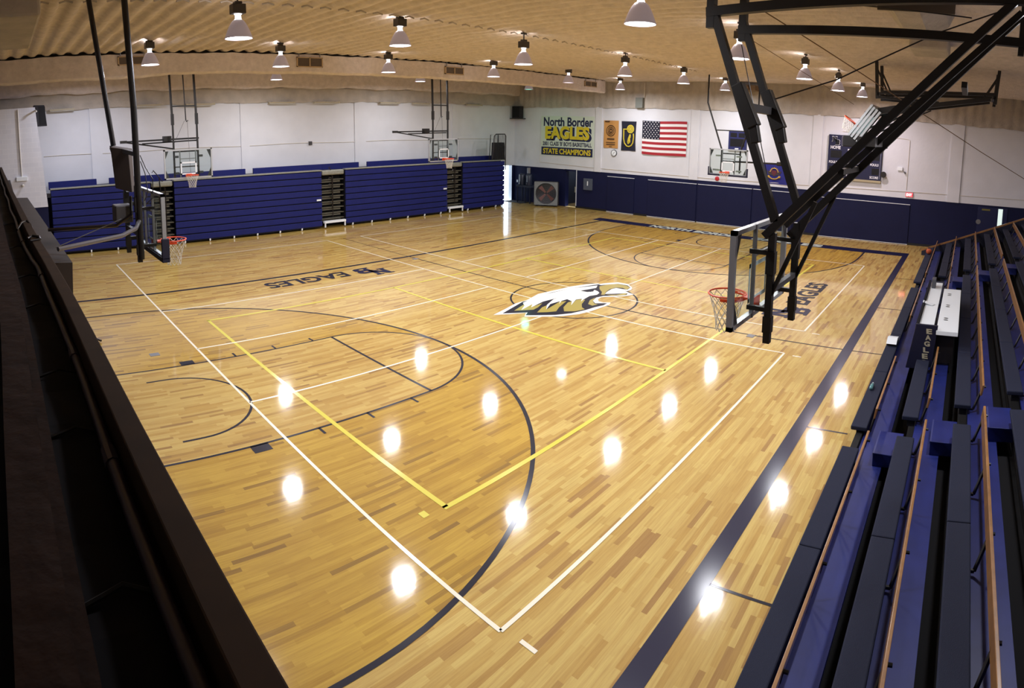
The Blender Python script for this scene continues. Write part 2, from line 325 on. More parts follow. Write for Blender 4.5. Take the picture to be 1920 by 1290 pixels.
def eg(keys, z):
    m = MB()
    for k in keys: m.prism(EG[k], (0,0,z), (1,0,0), (0,1,0), (0,0,0))
    return m
fl('eagle_emblem_outline', eg(['outer'], .0052), mat('white_emblem_paint', '#f0f0ea', .5, coat=1))
fl('eagle_emblem_navy', eg(['navy'], .0058), NAVY_LINE)
fl('eagle_emblem_gold', eg(['g1','g2','g3','g4','g5','g6'], .0064), GOLD)
fl('eagle_emblem_head', eg(['head'], .0070), MATS['white_emblem_paint'])
fl('eagle_emblem_eye', eg(['eye'], .0076), NAVY_LINE)
# NB monogram and EAGLES on each side of the floor
def nb(mb, o, ux, uy, s):
    Np = [(0,0),(.45,0),(.45,.14),(.36,.14),(.36,.5),(.72,0),(.92,0),(.92,.86),(1.0,.86),(1.0,1),(.6,1),(.6,.86),(.7,.86),(.7,.5),(.35,1),(0,1),(0,.86),(.12,.86),(.12,.14),(0,.14)]
    Bp = [(0,0),(.75,0),(.95,.14),(.95,.42),(.84,.5),(.95,.58),(.95,.86),(.75,1),(0,1),(0,.86),(.13,.86),(.13,.14),(0,.14)]
    o = Vector(o); ux = Vector(ux); uy = Vector(uy)
    mb.prism(Np, o + ux*0 + uy*(.55*s), ux*s, uy*s, (0,0,0)); mb.prism(Bp, o + ux*(.62*s), ux*s*.95, uy*s, (0,0,0))
def nb_holes(mb, o, ux, uy, s, lift):
    o = Vector(o) + Vector(lift); ux = Vector(ux); uy = Vector(uy)
    for y in (.2, .62): mb.prism([(.38,y),(.62,y),(.62,y+.16),(.38,y+.16)], o + ux*(.62*s), ux*s*.95, uy*s, (0,0,0))
m = MB(); nb(m, (14.45,-6.2,.0045), (1,0,0), (0,1,0), .76); nb(m, (10.85,7.2,.0045), (-1,0,0), (0,-1,0), .72); fl('monogram', m, NAVY_BLK)
m = MB(); nb_holes(m, (14.45,-6.2,.0045), (1,0,0), (0,1,0), .76, (0,0,.001)); nb_holes(m, (10.85,7.2,.0045), (-1,0,0), (0,-1,0), .72, (0,0,.001)); fl('monogram_counters', m, WOOD)
m = MB(); text_mb(m, 'EAGLES', (15.95,-5.95,.0045), (1,0,0), (0,1,0), 2.85, .68, .035); text_mb(m, 'EAGLES', (9.38,7.2,.0045), (-1,0,0), (0,-1,0), 2.95, .68, .03); fl('floor_lettering', m, NAVY_LINE)
m = MB()
for x, y in ((1.76, 2.69), (12.6, -5.42), (12.6, 7.2)): m.box((x-.11, y-.09, .001), (x+.11, y+.09, .007))
fl('floor_outlet_covers', m, STEEL)

# walls
m = MB().box((XN, YL, 2.3), (XF+.3, YL+.3, ZC+.4)).box((XN, YL, 0), (27.3, YL+.3, 2.3)).box((28.27, YL, 0), (XF+.3, YL+.3, 2.3)); wl_ = struct(m.build('wall_left', WALLW))
DY0, DY1 = 11.72, 12.55
m = MB().box((XF, YR-.3, 2.28), (XF+.3, YL, ZC+.4)).box((XF, YR-.3, 0), (XF+.3, DY0, 2.28)).box((XF, DY1, 0), (XF+.3, YL, 2.28)); wf = struct(m.build('wall_far', WALLW))
MB().box((XF-.012, YR, 0), (XF, DY0, 2.28)).box((XF-.012, DY1, 0), (XF, YL, 2.28)).build('wainscot', WALLN, wf)
MB().box((-.9, YL-.012, 0), (27.3, YL, 2.3)).box((28.27, YL-.012, 0), (28.5, YL, 2.3)).build('wainscot', WALLN, wl_)
struct(MB().box((XN, YR-.3, 0), (XF, YR, ZC+.4)).build('wall_right', WALLW))
struct(MB().box((XN-.3, YR, 0), (XN, YL, ZC+.4)).build('wall_near', WALLW))
# hallway behind the doorway in the far wall
struct(MB().box((XF-.02,DY1-.01,0),(XF+.31,DY1+.05,2.28)).box((XF-.02,DY0-.05,2.2),(XF+.31,DY1+.05,2.29)).build('trim_20', WALLN))
hl = bpy.data.lights.new('hall_light','AREA'); hl.size = .6; hl.energy = 14; hlo = bpy.data.objects.new('hall_light', hl); COL.objects.link(hlo); hlo.location = (XF+1.6, 12.1, 2.55)
hall = struct(MB().box((XF+.3, DY0-.6, -.2), (XF+3.2, DY1+.6, 0)).build('floor', mat('hall_floor_tile', '#a08a60', .4)))
struct(MB().box((XF+.3, DY0-.7, 0), (XF+3.3, DY0-.6, 2.6)).box((XF+.3, DY1+.6, 0), (XF+3.3, DY1+.7, 2.6)).box((XF+3.2, DY0-.7, 0), (XF+3.3, DY1+.7, 2.6)).box((XF+.3, DY0-.7, 2.6), (XF+3.3, DY1+.7, 2.7)).build('wall_hallway', mat('hall_wall', '#2d3446', .6)))
# masonry pier at the near left corner
pier_m = mat('block_wall', '#dcdce2', .7)
nt = pier_m.node_tree; b_ = nt.nodes['Principled BSDF']; br = nt.nodes.new('ShaderNodeTexBrick'); ge = nt.nodes.new('ShaderNodeNewGeometry'); mpp = nt.nodes.new('ShaderNodeMapping'); mpp.inputs['Rotation'].default_value = (PI/2, 0, 0)
nt.links.new(ge.outputs['Position'], mpp.inputs[0]); nt.links.new(mpp.outputs[0], br.inputs['Vector']); br.inputs['Color1'].default_value = srgb('#dbdbe1'); br.inputs['Color2'].default_value = srgb('#d6d6dd'); br.inputs['Mortar'].default_value = srgb('#e6e5ea')
br.inputs['Scale'].default_value = 1; br.inputs['Brick Width'].default_value = .4; br.inputs['Row Height'].default_value = .2; br.inputs['Mortar Size'].default_value = .006; nt.links.new(br.outputs['Color'], b_.inputs['Base Color'])
pr = struct(MB().add([(-6,14.6,2.15),(.47,14.6,2.15),(.47,15.25,2.15),(-6,15.25,2.15),(-6,14.6,6.2),(.2,14.6,6.2),(.2,15.25,6.2),(-6,15.25,6.2)],[(0,3,2,1),(4,5,6,7),(0,1,5,4),(1,2,6,5),(2,3,7,6),(3,0,4,7)]).build('wall_corner', pier_m))
MB().box((-6, 14.62, 0), (.47, 15.25, 2.15)).build('wainscot', WALLN, pr)
# shallow pilasters
k = 1
for x0, x1 in ((2.7, 3.2), (9.82, 10.25), (16.2, 16.9), (23.0, 23.5)):
    struct(MB().box((x0, YL-.05, 2.3), (x1, YL, 6.15)).build('trim_%d' % k, WALLW)); k += 1
for y0, y1 in ((9.95, 10.4), (3.7, 4.2), (-3.0, -2.5), (-9.95, -9.35)):
    struct(MB().box((XF-.06, y0, 2.28), (XF, y1, 6.05)).build('trim_%d' % k, WALLW)); k += 1
# baseboards
struct(MB().box((XF-.035, YR, 0), (XF-.0125, DY0, .11)).build('baseboard_far', mat('black_vinyl_base', '#0b0b10', .5)))
# foam bands on the walls
def wavy(fn_o, nu, nv): return MB().grid(fn_o, nu, nv)
RIB = .45
def far_foam(u, v):
    y = YR + (YL-YR)*u; z = 6.02 + (ZC+.05-6.02)*v
    return (XF-.07-.035*math.sin(2*PI*y/RIB)*(.3+.7*v)-.012*math.sin(y*7.3+z*5), y, z + (.02*math.sin(y*3.1)+.012*math.sin(y*9) if v == 0 else 0))
struct(wavy(far_foam, 520, 6).build('trim_%d' % k, FOAMG, smooth=True, normals=False)); k += 1
def left_foam(u, v):
    x = XN + (XF-XN)*u; z = 6.1 + .68*v
    return (x, YL-.09-.02*math.sin(x*4.1+z*6)-.01*math.sin(x*11), z + (.02*math.sin(x*2.3)+.012*math.sin(x*8) if v == 0 else 0))
struct(wavy(left_foam, 300, 5).build('trim_%d' % k, FOAMG, smooth=True, normals=False)); k += 1
def left_ledge(u, v):
    x = XN + (XF-XN)*u; yy, zz = [(YL-.05, 6.76), (YL-.42, 6.76), (YL-.5, 6.84), (YL-.5, ZC+.02)][int(round(v*3))]
    return (x, yy-.015*math.sin(x*3.3), zz + .03*math.sin(x*1.7)+.02*math.sin(x*4.9))
struct(wavy(left_ledge, 300, 3).build('trim_%d' % k, FOAM, smooth=False, normals=False)); k += 1
# foam-sprayed corrugated deck: ribs cross the room
def deck(u, v):
    x = XN-.3 + (XF+.6-XN)*u; y = YR-.3 + (YL+.6-YR)*v
    s = math.sin(2*PI*x/RIB); s = max(-.55, min(.75, s))
    return (x, y, ZC + .055*s + .012*math.sin(x*1.3+y*2.1) + .012*math.sin(y*3.7-x*.8))
struct(wavy(deck, 640, 60).build('ceiling', FOAM, smooth=True, normals=False))
# foam-covered beams running the length of the room
def beam(y0, y1, zb, zt, nm):
    def f(u, v):
        x = XN + (27.3-XN)*u
        prof = [(y1, zt), (y0, zt), (y0, zb+.06), (y0+.07, zb), (y1-.07, zb), (y1, zb+.06), (y1, zt)]
        yy, zz = prof[int(round(v*6))]
        dz = -.1*(1/(1+math.exp((x-3.9)*5))) if zz < zb+.1 else 0
        return (x, yy + .015*math.sin(x*3.1+zz*4) + .01*math.sin(x*7.7), zz + dz + .012*math.sin(x*2.2) + .008*math.sin(x*9))
    return struct(wavy(f, 360, 6).build(nm, FOAM, smooth=False))
beam(9.0, 9.35, 6.78, 7.43, 'trim_%d' % k); k += 1
struct(MB().box((XN, 9.12, 7.40), (27.2, 9.25, 7.54)).build('trim_%d' % k, mat('slot_shade', '#15100c', .95))); k += 1  # dark strip put into the gap above the beam, shade given by its colour
seam = MB()
for i in range(0, 64):
    x = XN + i*.45 + .11; seam.tube([(x, 1.27, ZC-.07), (x+.13, 1.27, ZC-.035), (x+.26, 1.27, ZC-.07)], .02, 5)
struct(seam.build('trim_%d' % k, FOAMG)); k += 1

# ------------------------------------------------------------------ lamps
LROW = {'A': ([(2.97,6.51),(7.2,6.92),(11.72,7.6),(16.19,6.67),(20.41,6.39),(24.43,6.4)], 'of the row before the foam beam'),
        'B': ([(3.66,1.72),(7.59,1.47),(13.09,2.41),(17.69,1.64),(21.25,1.11),(24.83,.81)], 'of the row over mid court'),
        'C': ([(8.23,-4.57),(13.22,-4.48),(18.28,-4.79),(22.31,-5.07),(25.15,-5.5)], 'of the row nearest the open bleachers'),
        'E': ([], 'hanging above the open bleachers'),
        'D': ([(10.1,13.5),(17.1,12.9),(25.0,12.9)], 'of the row beyond the foam beam')}
GX = [2.65, 7.35, 11.75, 16.6, 21.25, 25.95]
LROW['A'] = ([(2.66,7.2-.1),(7.4,7.4),(11.9,7.4),(16.9,7.3),(21.5,7.25),(25.9,7.4)], LROW['A'][1])
def bp(x, y, z): return (x, y, z)
# measured positions (lamp mouth height per lamp)
LAMPS = [('A',2.97,6.51,6.80),('A',7.02,6.60,6.75),('A',11.55,7.35,6.76),('A',16.55,7.12,6.84),('A',21.2,6.92,6.88),('A',26.0,7.2,6.88),
         ('B',3.12,.42,6.61),('B',7.6,1.45,6.80),('B',11.55,1.1,6.61),('B',16.6,1.0,6.69),('B',21.2,1.1,6.80),('B',26.0,1.3,6.90),
         ('C',2.65,-4.95,6.65),('C',7.3,-5.13,6.62),('C',12.0,-4.95,6.64),('C',17.1,-5.1,6.70),('C',21.1,-5.27,6.70),('C',26.0,-5.3,6.86),
         ('E',7.4,-11.2,6.70),('D',2.4,13.4,7.08),('D',10.1,13.3,6.90),('D',17.8,13.3,7.00),('D',25.8,13.3,6.96)]
ORD = ['first', 'second', 'third', 'fourth', 'fifth', 'sixth', 'seventh']
def make_lamp(loc, bulbm, collarm):
    t = thing('dome_lamp', loc, '', 'lamp', 'high-bay dome lamps under the ceiling'); x, y, z = loc
    d = MB().lathe([(.262,0),(.262,.012),(.245,.05),(.215,.13),(.18,.21),(.14,.28),(.1,.325),(.07,.34)], loc, 32).lathe([(.07,.335),(.1,.32),(.137,.275),(.176,.205),(.21,.128),(.24,.048),(.255,0)], loc, 32)
    rf_ = d.build('reflector', PRISM, t, smooth=True)
    MB().lathe([(.245,.018),(.12,.03),(.001,.03)], loc, 24).build('lens', bulbm, rf_)
    MB().lathe([(.075,.335),(.06,.36),(.055,.42),(.075,.445)], loc, 16).build('collar', collarm, t, smooth=True)
    MB().box((x-.13,y-.1,z+.445),(x+.13,y+.1,z+.62)).box((x-.07,y-.07,z+.62),(x+.07,y+.07,z+.67)).build('ballast_housing', mat('grey_ballast','#4a4540',.4,.5), t, bevel=.012)
    MB().tube([(x,y,z+.66),(x,y,7.52)], .018, 8).box((x-.1,y-.03,7.42),(x+.1,y+.03,7.46)).build('hanger', DARKGREY, t)
    return t
protoL = None; cnt = {}
for row, x, y, z in LAMPS:
    n = cnt.get(row, 0); cnt[row] = n+1
    green = row == 'D' and n == 3; dim = row == 'A' and n == 4
    where = LROW[row][1]; lab = 'dome lamp, %s from the near end %s' % (ORD[n], where)
    t = make_lamp((x, y, z), BULBG if green else BULBD if dim else BULB, BULBG if green else BULBD if dim else COLLAR)
    if green: lab = 'green-glowing dome lamp beyond the beam, near the far left corner'
    if dim: lab = 'nearly unlit dome lamp with clear reflector, fifth in the row by the beam'
    t['label'] = lab
    l = bpy.data.lights.new('lamp_light', 'AREA'); l.shape = 'DISK'; l.size = .44; l.energy = LAMP_W*(.09 if green else .08 if dim else 1); l.color = (.05, 1, .72) if green else (.80, .84, 1) if x < 3.5 and y > 0 else (1, .86, .92) if row == 'C' and n > 3 else COOL
    lo = bpy.data.objects.new('lamp_light', l); COL.objects.link(lo); lo.parent = t; lo.location = (0, 0, -.004)
    p = bpy.data.lights.new('lamp_upglow', 'POINT'); p.shadow_soft_size = .06; p.energy = 0 if (green or dim) else LAMP_W*.055; p.color = (1, .92, .88)
    po = bpy.data.objects.new('lamp_upglow', p); COL.objects.link(po); po.parent = t; po.location = (0, 0.17, .5)

# ------------------------------------------------------------------ vents on the beam, strip lights and conduit on the left wall
for i, (x0, x1, zt, zb) in enumerate(((2.55,3.5,7.36,7.08),(8.8,9.84,7.34,7.0),(15.6,16.63,7.31,7.0),(25.3,26.4,7.32,7.03))):
    y = 8.94; lab = ['half behind the black pole at the near end', 'behind the second lamp of the row', 'over the left side basket near mid court', 'closest to the far wall'][i]
    t = thing('vent_grille', ((x0+x1)/2, y, zb), 'grey vent grille on the foam beam, '+lab, 'vent', 'vent grilles on the beam'); xm = (x0+x1)/2
    f = MB().box((x0,y,zb),(x1,y+.06,zb+.03)).box((x0,y,zt-.03),(x1,y+.06,zt)).box((x0,y,zb),(x0+.04,y+.06,zt)).box((x1-.04,y,zb),(x1,y+.06,zt)).box((xm-.02,y,zb),(xm+.02,y+.06,zt))
    f.build('frame', mat('beige_vent_frame', '#b79c78', .6), t)
    s_ = MB().box((x0+.03,y+.04,zb+.03),(x1-.03,y+.055,zt-.03))
    for j in range(9): zz = zb+.05+j*(zt-zb-.1)/8; s_.box((x0+.04,y+.012,zz-.006),(x1-.04,y+.04,zz+.006))
    s_.build('louvre', mat('brown_vent_louvre', '#6d5c49', .6), t)
    [MB().bar((xx,y+.03,zt),(xx,y+.03,7.5),.02).build('hanger', STEEL, t) for xx in (x0+.1, x1-.1)]
FX = [(.95,2.05),(4.68,5.92),(7.1,8.5),(11.23,12.63),(13.7,15.19),(17.7,19.0),(19.9,21.1),(23.96,25.25)]
for i, (x0, x1) in enumerate(FX):
    y = 16.58; z = 6.04 if i > 1 else 6.08
    t = thing('strip_light', ((x0+x1)/2, y, z), 'unlit fluorescent strip light at the top of the left wall, %s from the near end' % (ORD+['seventh','eighth'])[i], 'light', 'unlit strip lights along the left wall')
    MB().add([(x0,y-.09,z),(x0,y+.09,z),(x0,y+.05,z+.08),(x0,y-.05,z+.08),(x1,y-.09,z),(x1,y+.09,z),(x1,y+.05,z+.08),(x1,y-.05,z+.08)],[(0,1,2,3),(4,7,6,5),(0,4,5,1),(1,5,6,2),(2,6,7,3),(3,7,4,0)]).build('housing', mat('beige_fixture','#b5aa92',.5), t)
    for s_ in (-.035,.035): MB().tube([(x0+.03,y+s_,z-.014),(x1-.03,y+s_,z-.014)], .013, 8).build('tube', WHITEP, t)
    for s_ in (.15, .85): MB().box((x0+(x1-x0)*s_-.02,y,z+.07),(x0+(x1-x0)*s_+.02,YL-.05,z+.1)).build('bracket', STEEL, t)
tag(MB().tube([(x, YL-.02, 4.12+.02*math.sin(x*1.1)-.003*x) for x in [.6+.6*i for i in range(45)]], .014, 6).build('conduit', CREAM), 'thin painted conduit running along the white left wall', 'conduit')
t = thing('junction_box', (13.55, YL-.03, 4.08), 'small black box on the conduit of the left wall', 'electrical box')
MB().box((13.47,YL-.09,3.98),(13.63,YL-.0,4.16)).build('box', DARKGREY, t)
t = thing('wall_speaker', (.52, 15.9, 5.9), 'black loudspeaker high beside the white block wall at the near left', 'speaker')
MB().add([(.2,15.3,5.44),(.7,15.3,5.44),(.7,15.75,5.44),(.2,15.75,5.44),(.2,15.3,6.32),(.64,15.3,6.3),(.64,15.75,6.3),(.2,15.75,6.32)],[(0,3,2,1),(4,5,6,7),(0,1,5,4),(1,2,6,5),(2,3,7,6),(3,0,4,7)]).build('cabinet', mat('black_speaker','#17141a',.7), t, bevel=.01)
MB().box((.4,15.285,5.5),(.66,15.3,6.25)).build('grille', mat('black_grille_cloth','#0e0d10',.9), t)
t = thing('wall_speaker', (28.2, 16.25, 5.9), 'black loudspeaker hung in the far left corner beside the banner', 'speaker')
MB().box((28.0,15.95,5.35),(28.35,16.6,6.1)).build('cabinet', MATS['black_speaker'], t, bevel=.015)
MB().box((27.985,16.0,5.4),(28.0,16.55,6.05)).build('grille', MATS['black_grille_cloth'], t); MB().box((27.9,15.8,5.29),(28.42,16.7,5.34)).build('shelf', BLACK, t)
t = thing('conduit', (-.7, 14.55, 4), 'white vertical conduit with a small emergency light on the block wall', 'conduit')
MB().tube([(-.5,14.57,6.15),(-.52,14.57,4.5),(-.52,14.57,3.4)], .022, 8).build('pipe', CREAM, t)
MB().box((-.75,14.5,3.28),(-.3,14.6,3.45)).build('light_box', WHITEP, t, bevel=.01); MB().lathe([(.001,0),(.05,.01),(.06,.06),(.03,.1)], (-.5,14.5,3.05), 14).build('lamp_head', CREAM, t)
t = thing('security_camera', (.2, 14.45, 5.95), 'small white camera on top corner of the block wall', 'camera')
MB().tube([(.2,14.6,6.06),(.2,14.42,6.06),(.24,14.36,6.02)], .035, 10).build('body', CREAM, t)

# ------------------------------------------------------------------ folded bleachers on the left
SECT = [(.66, 4.9, 'nearest the camera end'), (5.95, 13.2, 'second from the near end'), (14.55, 21.15, 'third from the near end'), (22.35, 25.75, 'at the far end by the outside door')]
YB = 15.1; FB = []
for i, (x0, x1, w_) in enumerate(SECT):
    t = thing('folded_bleacher', ((x0+x1)/2, YB, 0), 'folded navy bleacher bank along the left wall, '+w_, 'bleacher', 'folded bleacher banks'); FB.append(t)
    MB().box((x0+.05, YB+.06, .08), (x1-.05, YB+1.0, 2.68)).build('frame', BLEACHD, t)
    for r in range(9):
        z0 = .12+r*.295
        m = MB().add([(x0,YB,z0+.02),(x1,YB,z0+.02),(x1,YB+.05,z0),(x0,YB+.05,z0),(x0,YB-.015,z0+.265),(x1,YB-.015,z0+.265),(x1,YB+.05,z0+.265),(x0,YB+.05,z0+.265)],[(0,3,2,1),(4,5,6,7),(0,1,5,4),(1,2,6,5),(2,3,7,6),(3,0,4,7)])
        m.build('seat_board', BLEACHN, t, bevel=.012)
    MB().box((x0-.01, YB-.03, 2.78), (x1+.01, YB+.25, 2.83)).build('top_deck', GALV, t)
    for x in [x0+.4+j*1.15 for j in range(int((x1-x0-.4)/1.15)+1)]:
        c = MB().tube([(x-.02,YB+.05,.045),(x+.02,YB+.05,.045)], .045, 12); c.box((x-.03,YB+.0,.05),(x+.03,YB+.02,.13)); c.build('caster', WHITEP, t)
for (x0, x1, bi) in ((.65,2.75,0),(3.3,5.4,0),(5.4,9.7,1),(10.1,13.8,1),(13.8,15.97,2),(16.5,20.6,2),(20.75,21.7,2),(21.7,25.6,3)):
    MB().box((x0,16.05,2.70),(x1,16.16,3.04)).build('top_backrest', BLEACHN, FB[bi], bevel=.01)
for bi, (x0, x1) in enumerate(((.7,5.4),(5.4,13.8),(13.8,21.7),(21.7,25.7))):
    MB().box((x0,15.36,2.70),(x1,16.6,2.76)).build('top_row_deck', mat('dark_top_deck','#10122a',.7), FB[bi])
t0 = None
for bi, xx in ((1,13.05),(2,21.0)): MB().box((xx-.14,YB-.022,1.36),(xx+.1,YB-.016,1.44)).build('number_plate', WHITEP, FB[bi])
for i, (x0, x1, w_) in enumerate(((4.95,5.9,'behind the near basket'),(13.25,14.5,'with black handrails between second and third banks'),(21.2,22.3,'below the second side basket'))):
    t = thing('folded_aisle', ((x0+x1)/2, YB, 0), 'grey folded aisle steps between navy bleacher banks, '+w_, 'stairs', 'folded aisles in the bleachers')
    MB().box((x0,YB+.45,.1),(x1,YB+1.0,2.6)).build('frame', VOID, t)
    for r in range(8):
        z0 = .42+r*.27
        MB().box((x0,YB+.12,z0),(x1,YB+.5,z0+.04)).box((x0,YB+.2,z0-.12),(x1-.15,YB+.24,z0-.04)).build('tread', mat('olive_tread','#5b584c',.6,.1,var=.1,scale=20), t)
    MB().box((x0,YB+.02,2.56),(x1,YB+.3,2.8)).build('top_tread', GALV, t, bevel=.06)
    if i > 0:
        MB().box((x0+.03,YB-.12,.26),(x1-.03,YB+.05,.36)).box((x0+.04,YB-.1,.06),(x0+.1,YB-.05,.26)).box((x1-.1,YB-.1,.06),(x1-.04,YB-.05,.26)).build('first_step', WHITEP, t)
    xr = x0+.62
    for r in range(1 if i == 0 else 6):
        z0 = 2.45-r*.3
        MB().tube([(xr-.02,YB+.1,z0-.1),(xr-.05,YB+.08,z0+.25),(xr-.2,YB+.06,z0+.5 if r == 0 else z0+.3),(xr-.24,YB+.05,z0+.42 if r == 0 else z0+.22)], .018, 8).build('handrail', BLACKG, t)
    if i == 0: MB().tube([(5.35,YB,2.2),(5.3,YB,3.0),(5.05,YB,3.3),(5.0,YB,3.2)], .022, 8).build('handrail', BLACKG, t)
    MB().tube([(xr+.0,YB+.12,.5),(xr+.02,YB+.12,2.5)], .02, 8).build('rail_post', BLACKG, t)
t = thing('guard_rail', (25.4, YB, 2.8), 'black barred guard rail standing at the far end of folded bleachers', 'railing')
m = MB().tube([(24.78,YB+.1,2.8),(24.95,YB+.1,4.25),(25.1,YB+.1,4.36),(25.85,YB+.1,4.36),(25.95,YB+.1,4.25),(25.93,YB+.1,2.2)], .028, 8).build('frame', BLACKG, t)
for j in range(9):
    f_ = (j+.5)/9; MB().tube([(24.85+f_*1.05,YB+.1,2.85),(24.98+f_*.95,YB+.1,4.34)], .014, 6).build('bar', BLACKG, t)
m = MB().tube([(25.2,YB+.75,2.8),(25.3,YB+.75,4.3),(25.95,YB+.75,4.3),(25.95,YB+.75,2.3)], .024, 8); m.build('rear_frame', BLACKG, t)
tag(MB().add([(25.1,YB+.15,2.78),(25.95,YB+.15,2.78),(25.95,YB+.5,2.78),(25.1,YB+.5,2.78),(25.15,YB+.2,3.85),(25.93,YB+.2,3.85),(25.93,YB+.5,3.85),(25.15,YB+.5,3.85)],[(0,3,2,1),(4,5,6,7),(0,1,5,4),(1,2,6,5),(2,3,7,6),(3,0,4,7)]).build('folded_rail_stack', mat('black_rail_stack','#14131a',.8)), 'dark stack of folded rails behind the barred guard rail', 'railing')
# outside door in the far left corner
t = struct(MB().add([(27.35,YL-.02,.03),(27.98,YL+.75,.03),(28.01,YL+.72,.03),(27.38,YL-.05,.03),(27.35,YL-.02,2.26),(27.98,YL+.75,2.26),(28.01,YL+.72,2.26),(27.38,YL-.05,2.26)],[(0,1,2,3),(7,6,5,4),(0,4,5,1),(1,5,6,2),(2,6,7,3),(3,7,4,0)]).build('door_1', mat('white_door','#dfe6ee',.5)))
MB().bar((27.7,YL+.35,1.0),(27.88,YL+.58,1.0),.03).build('push_bar', STEEL, t)
struct(MB().box((27.0,YL+.3,-.25),(29.5,YL+6,-.05)).build('ground', mat('pale_concrete','#c9cdd0',.8)))
struct(MB().box((27.5,15.3,0.002),(28.45,YL,.012)).build('floor_mat', mat('dark_door_mat','#15151f',.9)))

# ------------------------------------------------------------------ far wall furniture
XW = XF-.0125
def wall_box(y0, y1, z0, z1, d=.02, x=XW): return MB().box((x-d, y0, z0), (x, y1, z1))
t = thing('drum_fan', (27.6, 13.3, 0), 'square grey drum fan with red blades on casters on the floor', 'fan')
fx, fy = 27.55, 13.3; du = Vector((.49,-.87,0)).normalized(); dn = Vector((-.87,-.49,0)).normalized(); o_ = Vector((fx,fy,.08)); S = .74
def fp(u, z, n=0): return tuple(o_+du*u+Vector((0,0,z))+dn*n)
sq = []
for (ua,za,ub,zb) in ((-S,0,S,.05),(-S,1.38,S,1.43),(-S,0,-S+.05,1.43),(S-.05,0,S,1.43)):
    m_ = MB().add([fp(ua,za,.02),fp(ub,za,.02),fp(ub,zb,.02),fp(ua,zb,.02),fp(ua,za,-.4),fp(ub,za,-.4),fp(ub,zb,-.4),fp(ua,zb,-.4)],[(0,1,2,3),(7,6,5,4),(0,4,5,1),(1,5,6,2),(2,6,7,3),(3,7,4,0)]); sq.append(m_)
m = MB()
for q in sq: m.add(q.v, q.f)
m.build('housing', DARKGREY, t)
m = MB(); n = 40; vs = []; fs = []
for j in range(n):
    a = 2*PI*j/n; c_, s_ = math.cos(a), math.sin(a); k2 = min(1/max(abs(c_),1e-6), 1/max(abs(s_),1e-6)); vs += [fp(.64*c_, .715+.64*s_, .03), fp(min(S,.70*k2)*c_ if 0 else .72*k2*c_, .715+.71*k2*s_, .03)]
for j in range(n): a = 2*j; b = 2*((j+1) % n); fs.append((a, b, b+1, a+1))
m.add(vs, fs).build('front_panel', mat('fan_panel','#767b7d',.5,.2,var=.1,scale=10), t)
for j in range(4):
    a = PI/4+j*PI/2; MB().add([fp(.08*math.cos(a-.6),.715+.08*math.sin(a-.6),-.12),fp(.56*math.cos(a-.22),.715+.56*math.sin(a-.22),-.16),fp(.58*math.cos(a+.22),.715+.58*math.sin(a+.22),-.08),fp(.08*math.cos(a+.6),.715+.08*math.sin(a+.6),-.1)],[(0,1,2,3)]).build('blade', mat('red_fan_blade','#6b3a33',.6), t, normals=False)
m = MB().add([fp(-S+.05,.05,-.39),fp(S-.05,.05,-.39),fp(S-.05,1.38,-.39),fp(-S+.05,1.38,-.39)],[(0,1,2,3)]); m.build('back', mat('dark_fan_interior','#34363f',.8), t)
for rr in [.06*k3 for k3 in range(1,11)]: MB().tube([fp(rr*math.cos(2*PI*j/32),.715+rr*math.sin(2*PI*j/32),.035) for j in range(32)], .005, 5, closed=True).build('guard_ring', STEEL, t)
for u in (-.6,.6):
    for nn in (-.05,-.35): MB().lathe([(.001,0),(.04,0),(.04,.08),(.001,.08)], (*fp(u,-.08,nn)[:2], 0), 10).build('caster', BLACK, t)
t = thing('table', (28.0, 15.3, 0), 'dark table under two water coolers by the far wall', 'table')
MB().box((27.75,14.7,1.0),(28.3,15.95,1.12)).build('tabletop', mat('dark_grey_table','#343a4c',.5), t, bevel=.01)
for y in (14.8, 15.2, 15.85):
    for x in (27.8, 28.25): MB().box((x-.03,y-.03,0),(x+.03,y+.03,1.0)).build('leg', mat('dark_table_leg','#262a3c',.5), t)
for j, y in enumerate((15.05, 15.65)):
    t = thing('water_cooler', (28.0, y, 1.12), 'dark water cooler on the table, %s' % ('nearer the fan' if j == 0 else 'nearer the corner door'), 'water cooler', 'water coolers on the table')
    MB().lathe([(.001,0),(.2,0),(.21,.05),(.21,.62),(.18,.7),(.001,.72)], (28.0,y,1.12), 20).build('tank', mat('dark_cooler','#2c3244',.3), t, smooth=True)
    MB().box((27.77,y-.03,1.35),(27.8,y+.03,1.75)).build('gauge', mat('pale_gauge','#8f9aa8',.3), t); MB().tube([(27.8,y,1.25),(27.74,y,1.25),(27.73,y,1.2)], .018, 8).build('tap', STEEL, t)
t = thing('paper_cup_holder', (28.3, 15.4, 1.9), 'grey cup dispenser on the wall above the water coolers', 'dispenser'); MB().lathe([(.001,0),(.12,0),(.12,.35),(.001,.36)], (28.35,15.4,1.85), 14).build('tube', STEEL, t)
t = thing('light_switch', (XW, 16.5, 1.3), 'small white switch plate on navy wall beside the outside door', 'switch'); wall_box(16.45,16.56,1.2,1.36,.015).build('plate', WHITEP, t)
for j, (y0, y1) in enumerate(((9.45, 7.62), (6.72, 3.72), (3.63, .55), (.48, -1.7), (-2.95, -7.6))):
    z1 = 2.06 if j < 4 else 1.97
    t = thing('wall_mat', (XW, (y0+y1)/2, 0), 'navy padded mat on the far wall, '+['first from the doorway','second from the doorway','third, left of the wide gap','beneath the far basket and blue flag','long one below the scoreboard'][j], 'wall mat', 'wall mats on the far wall')
    wall_box(y1, y0, .04, z1, .05).build('pad', MATN, t, bevel=.012); wall_box(y1, y0, z1, z1+.022, .055).build('top_edge', WHITE, t)
    wall_box(y1, y0, .02, .04, .055).build('bottom_edge', WHITE, t)
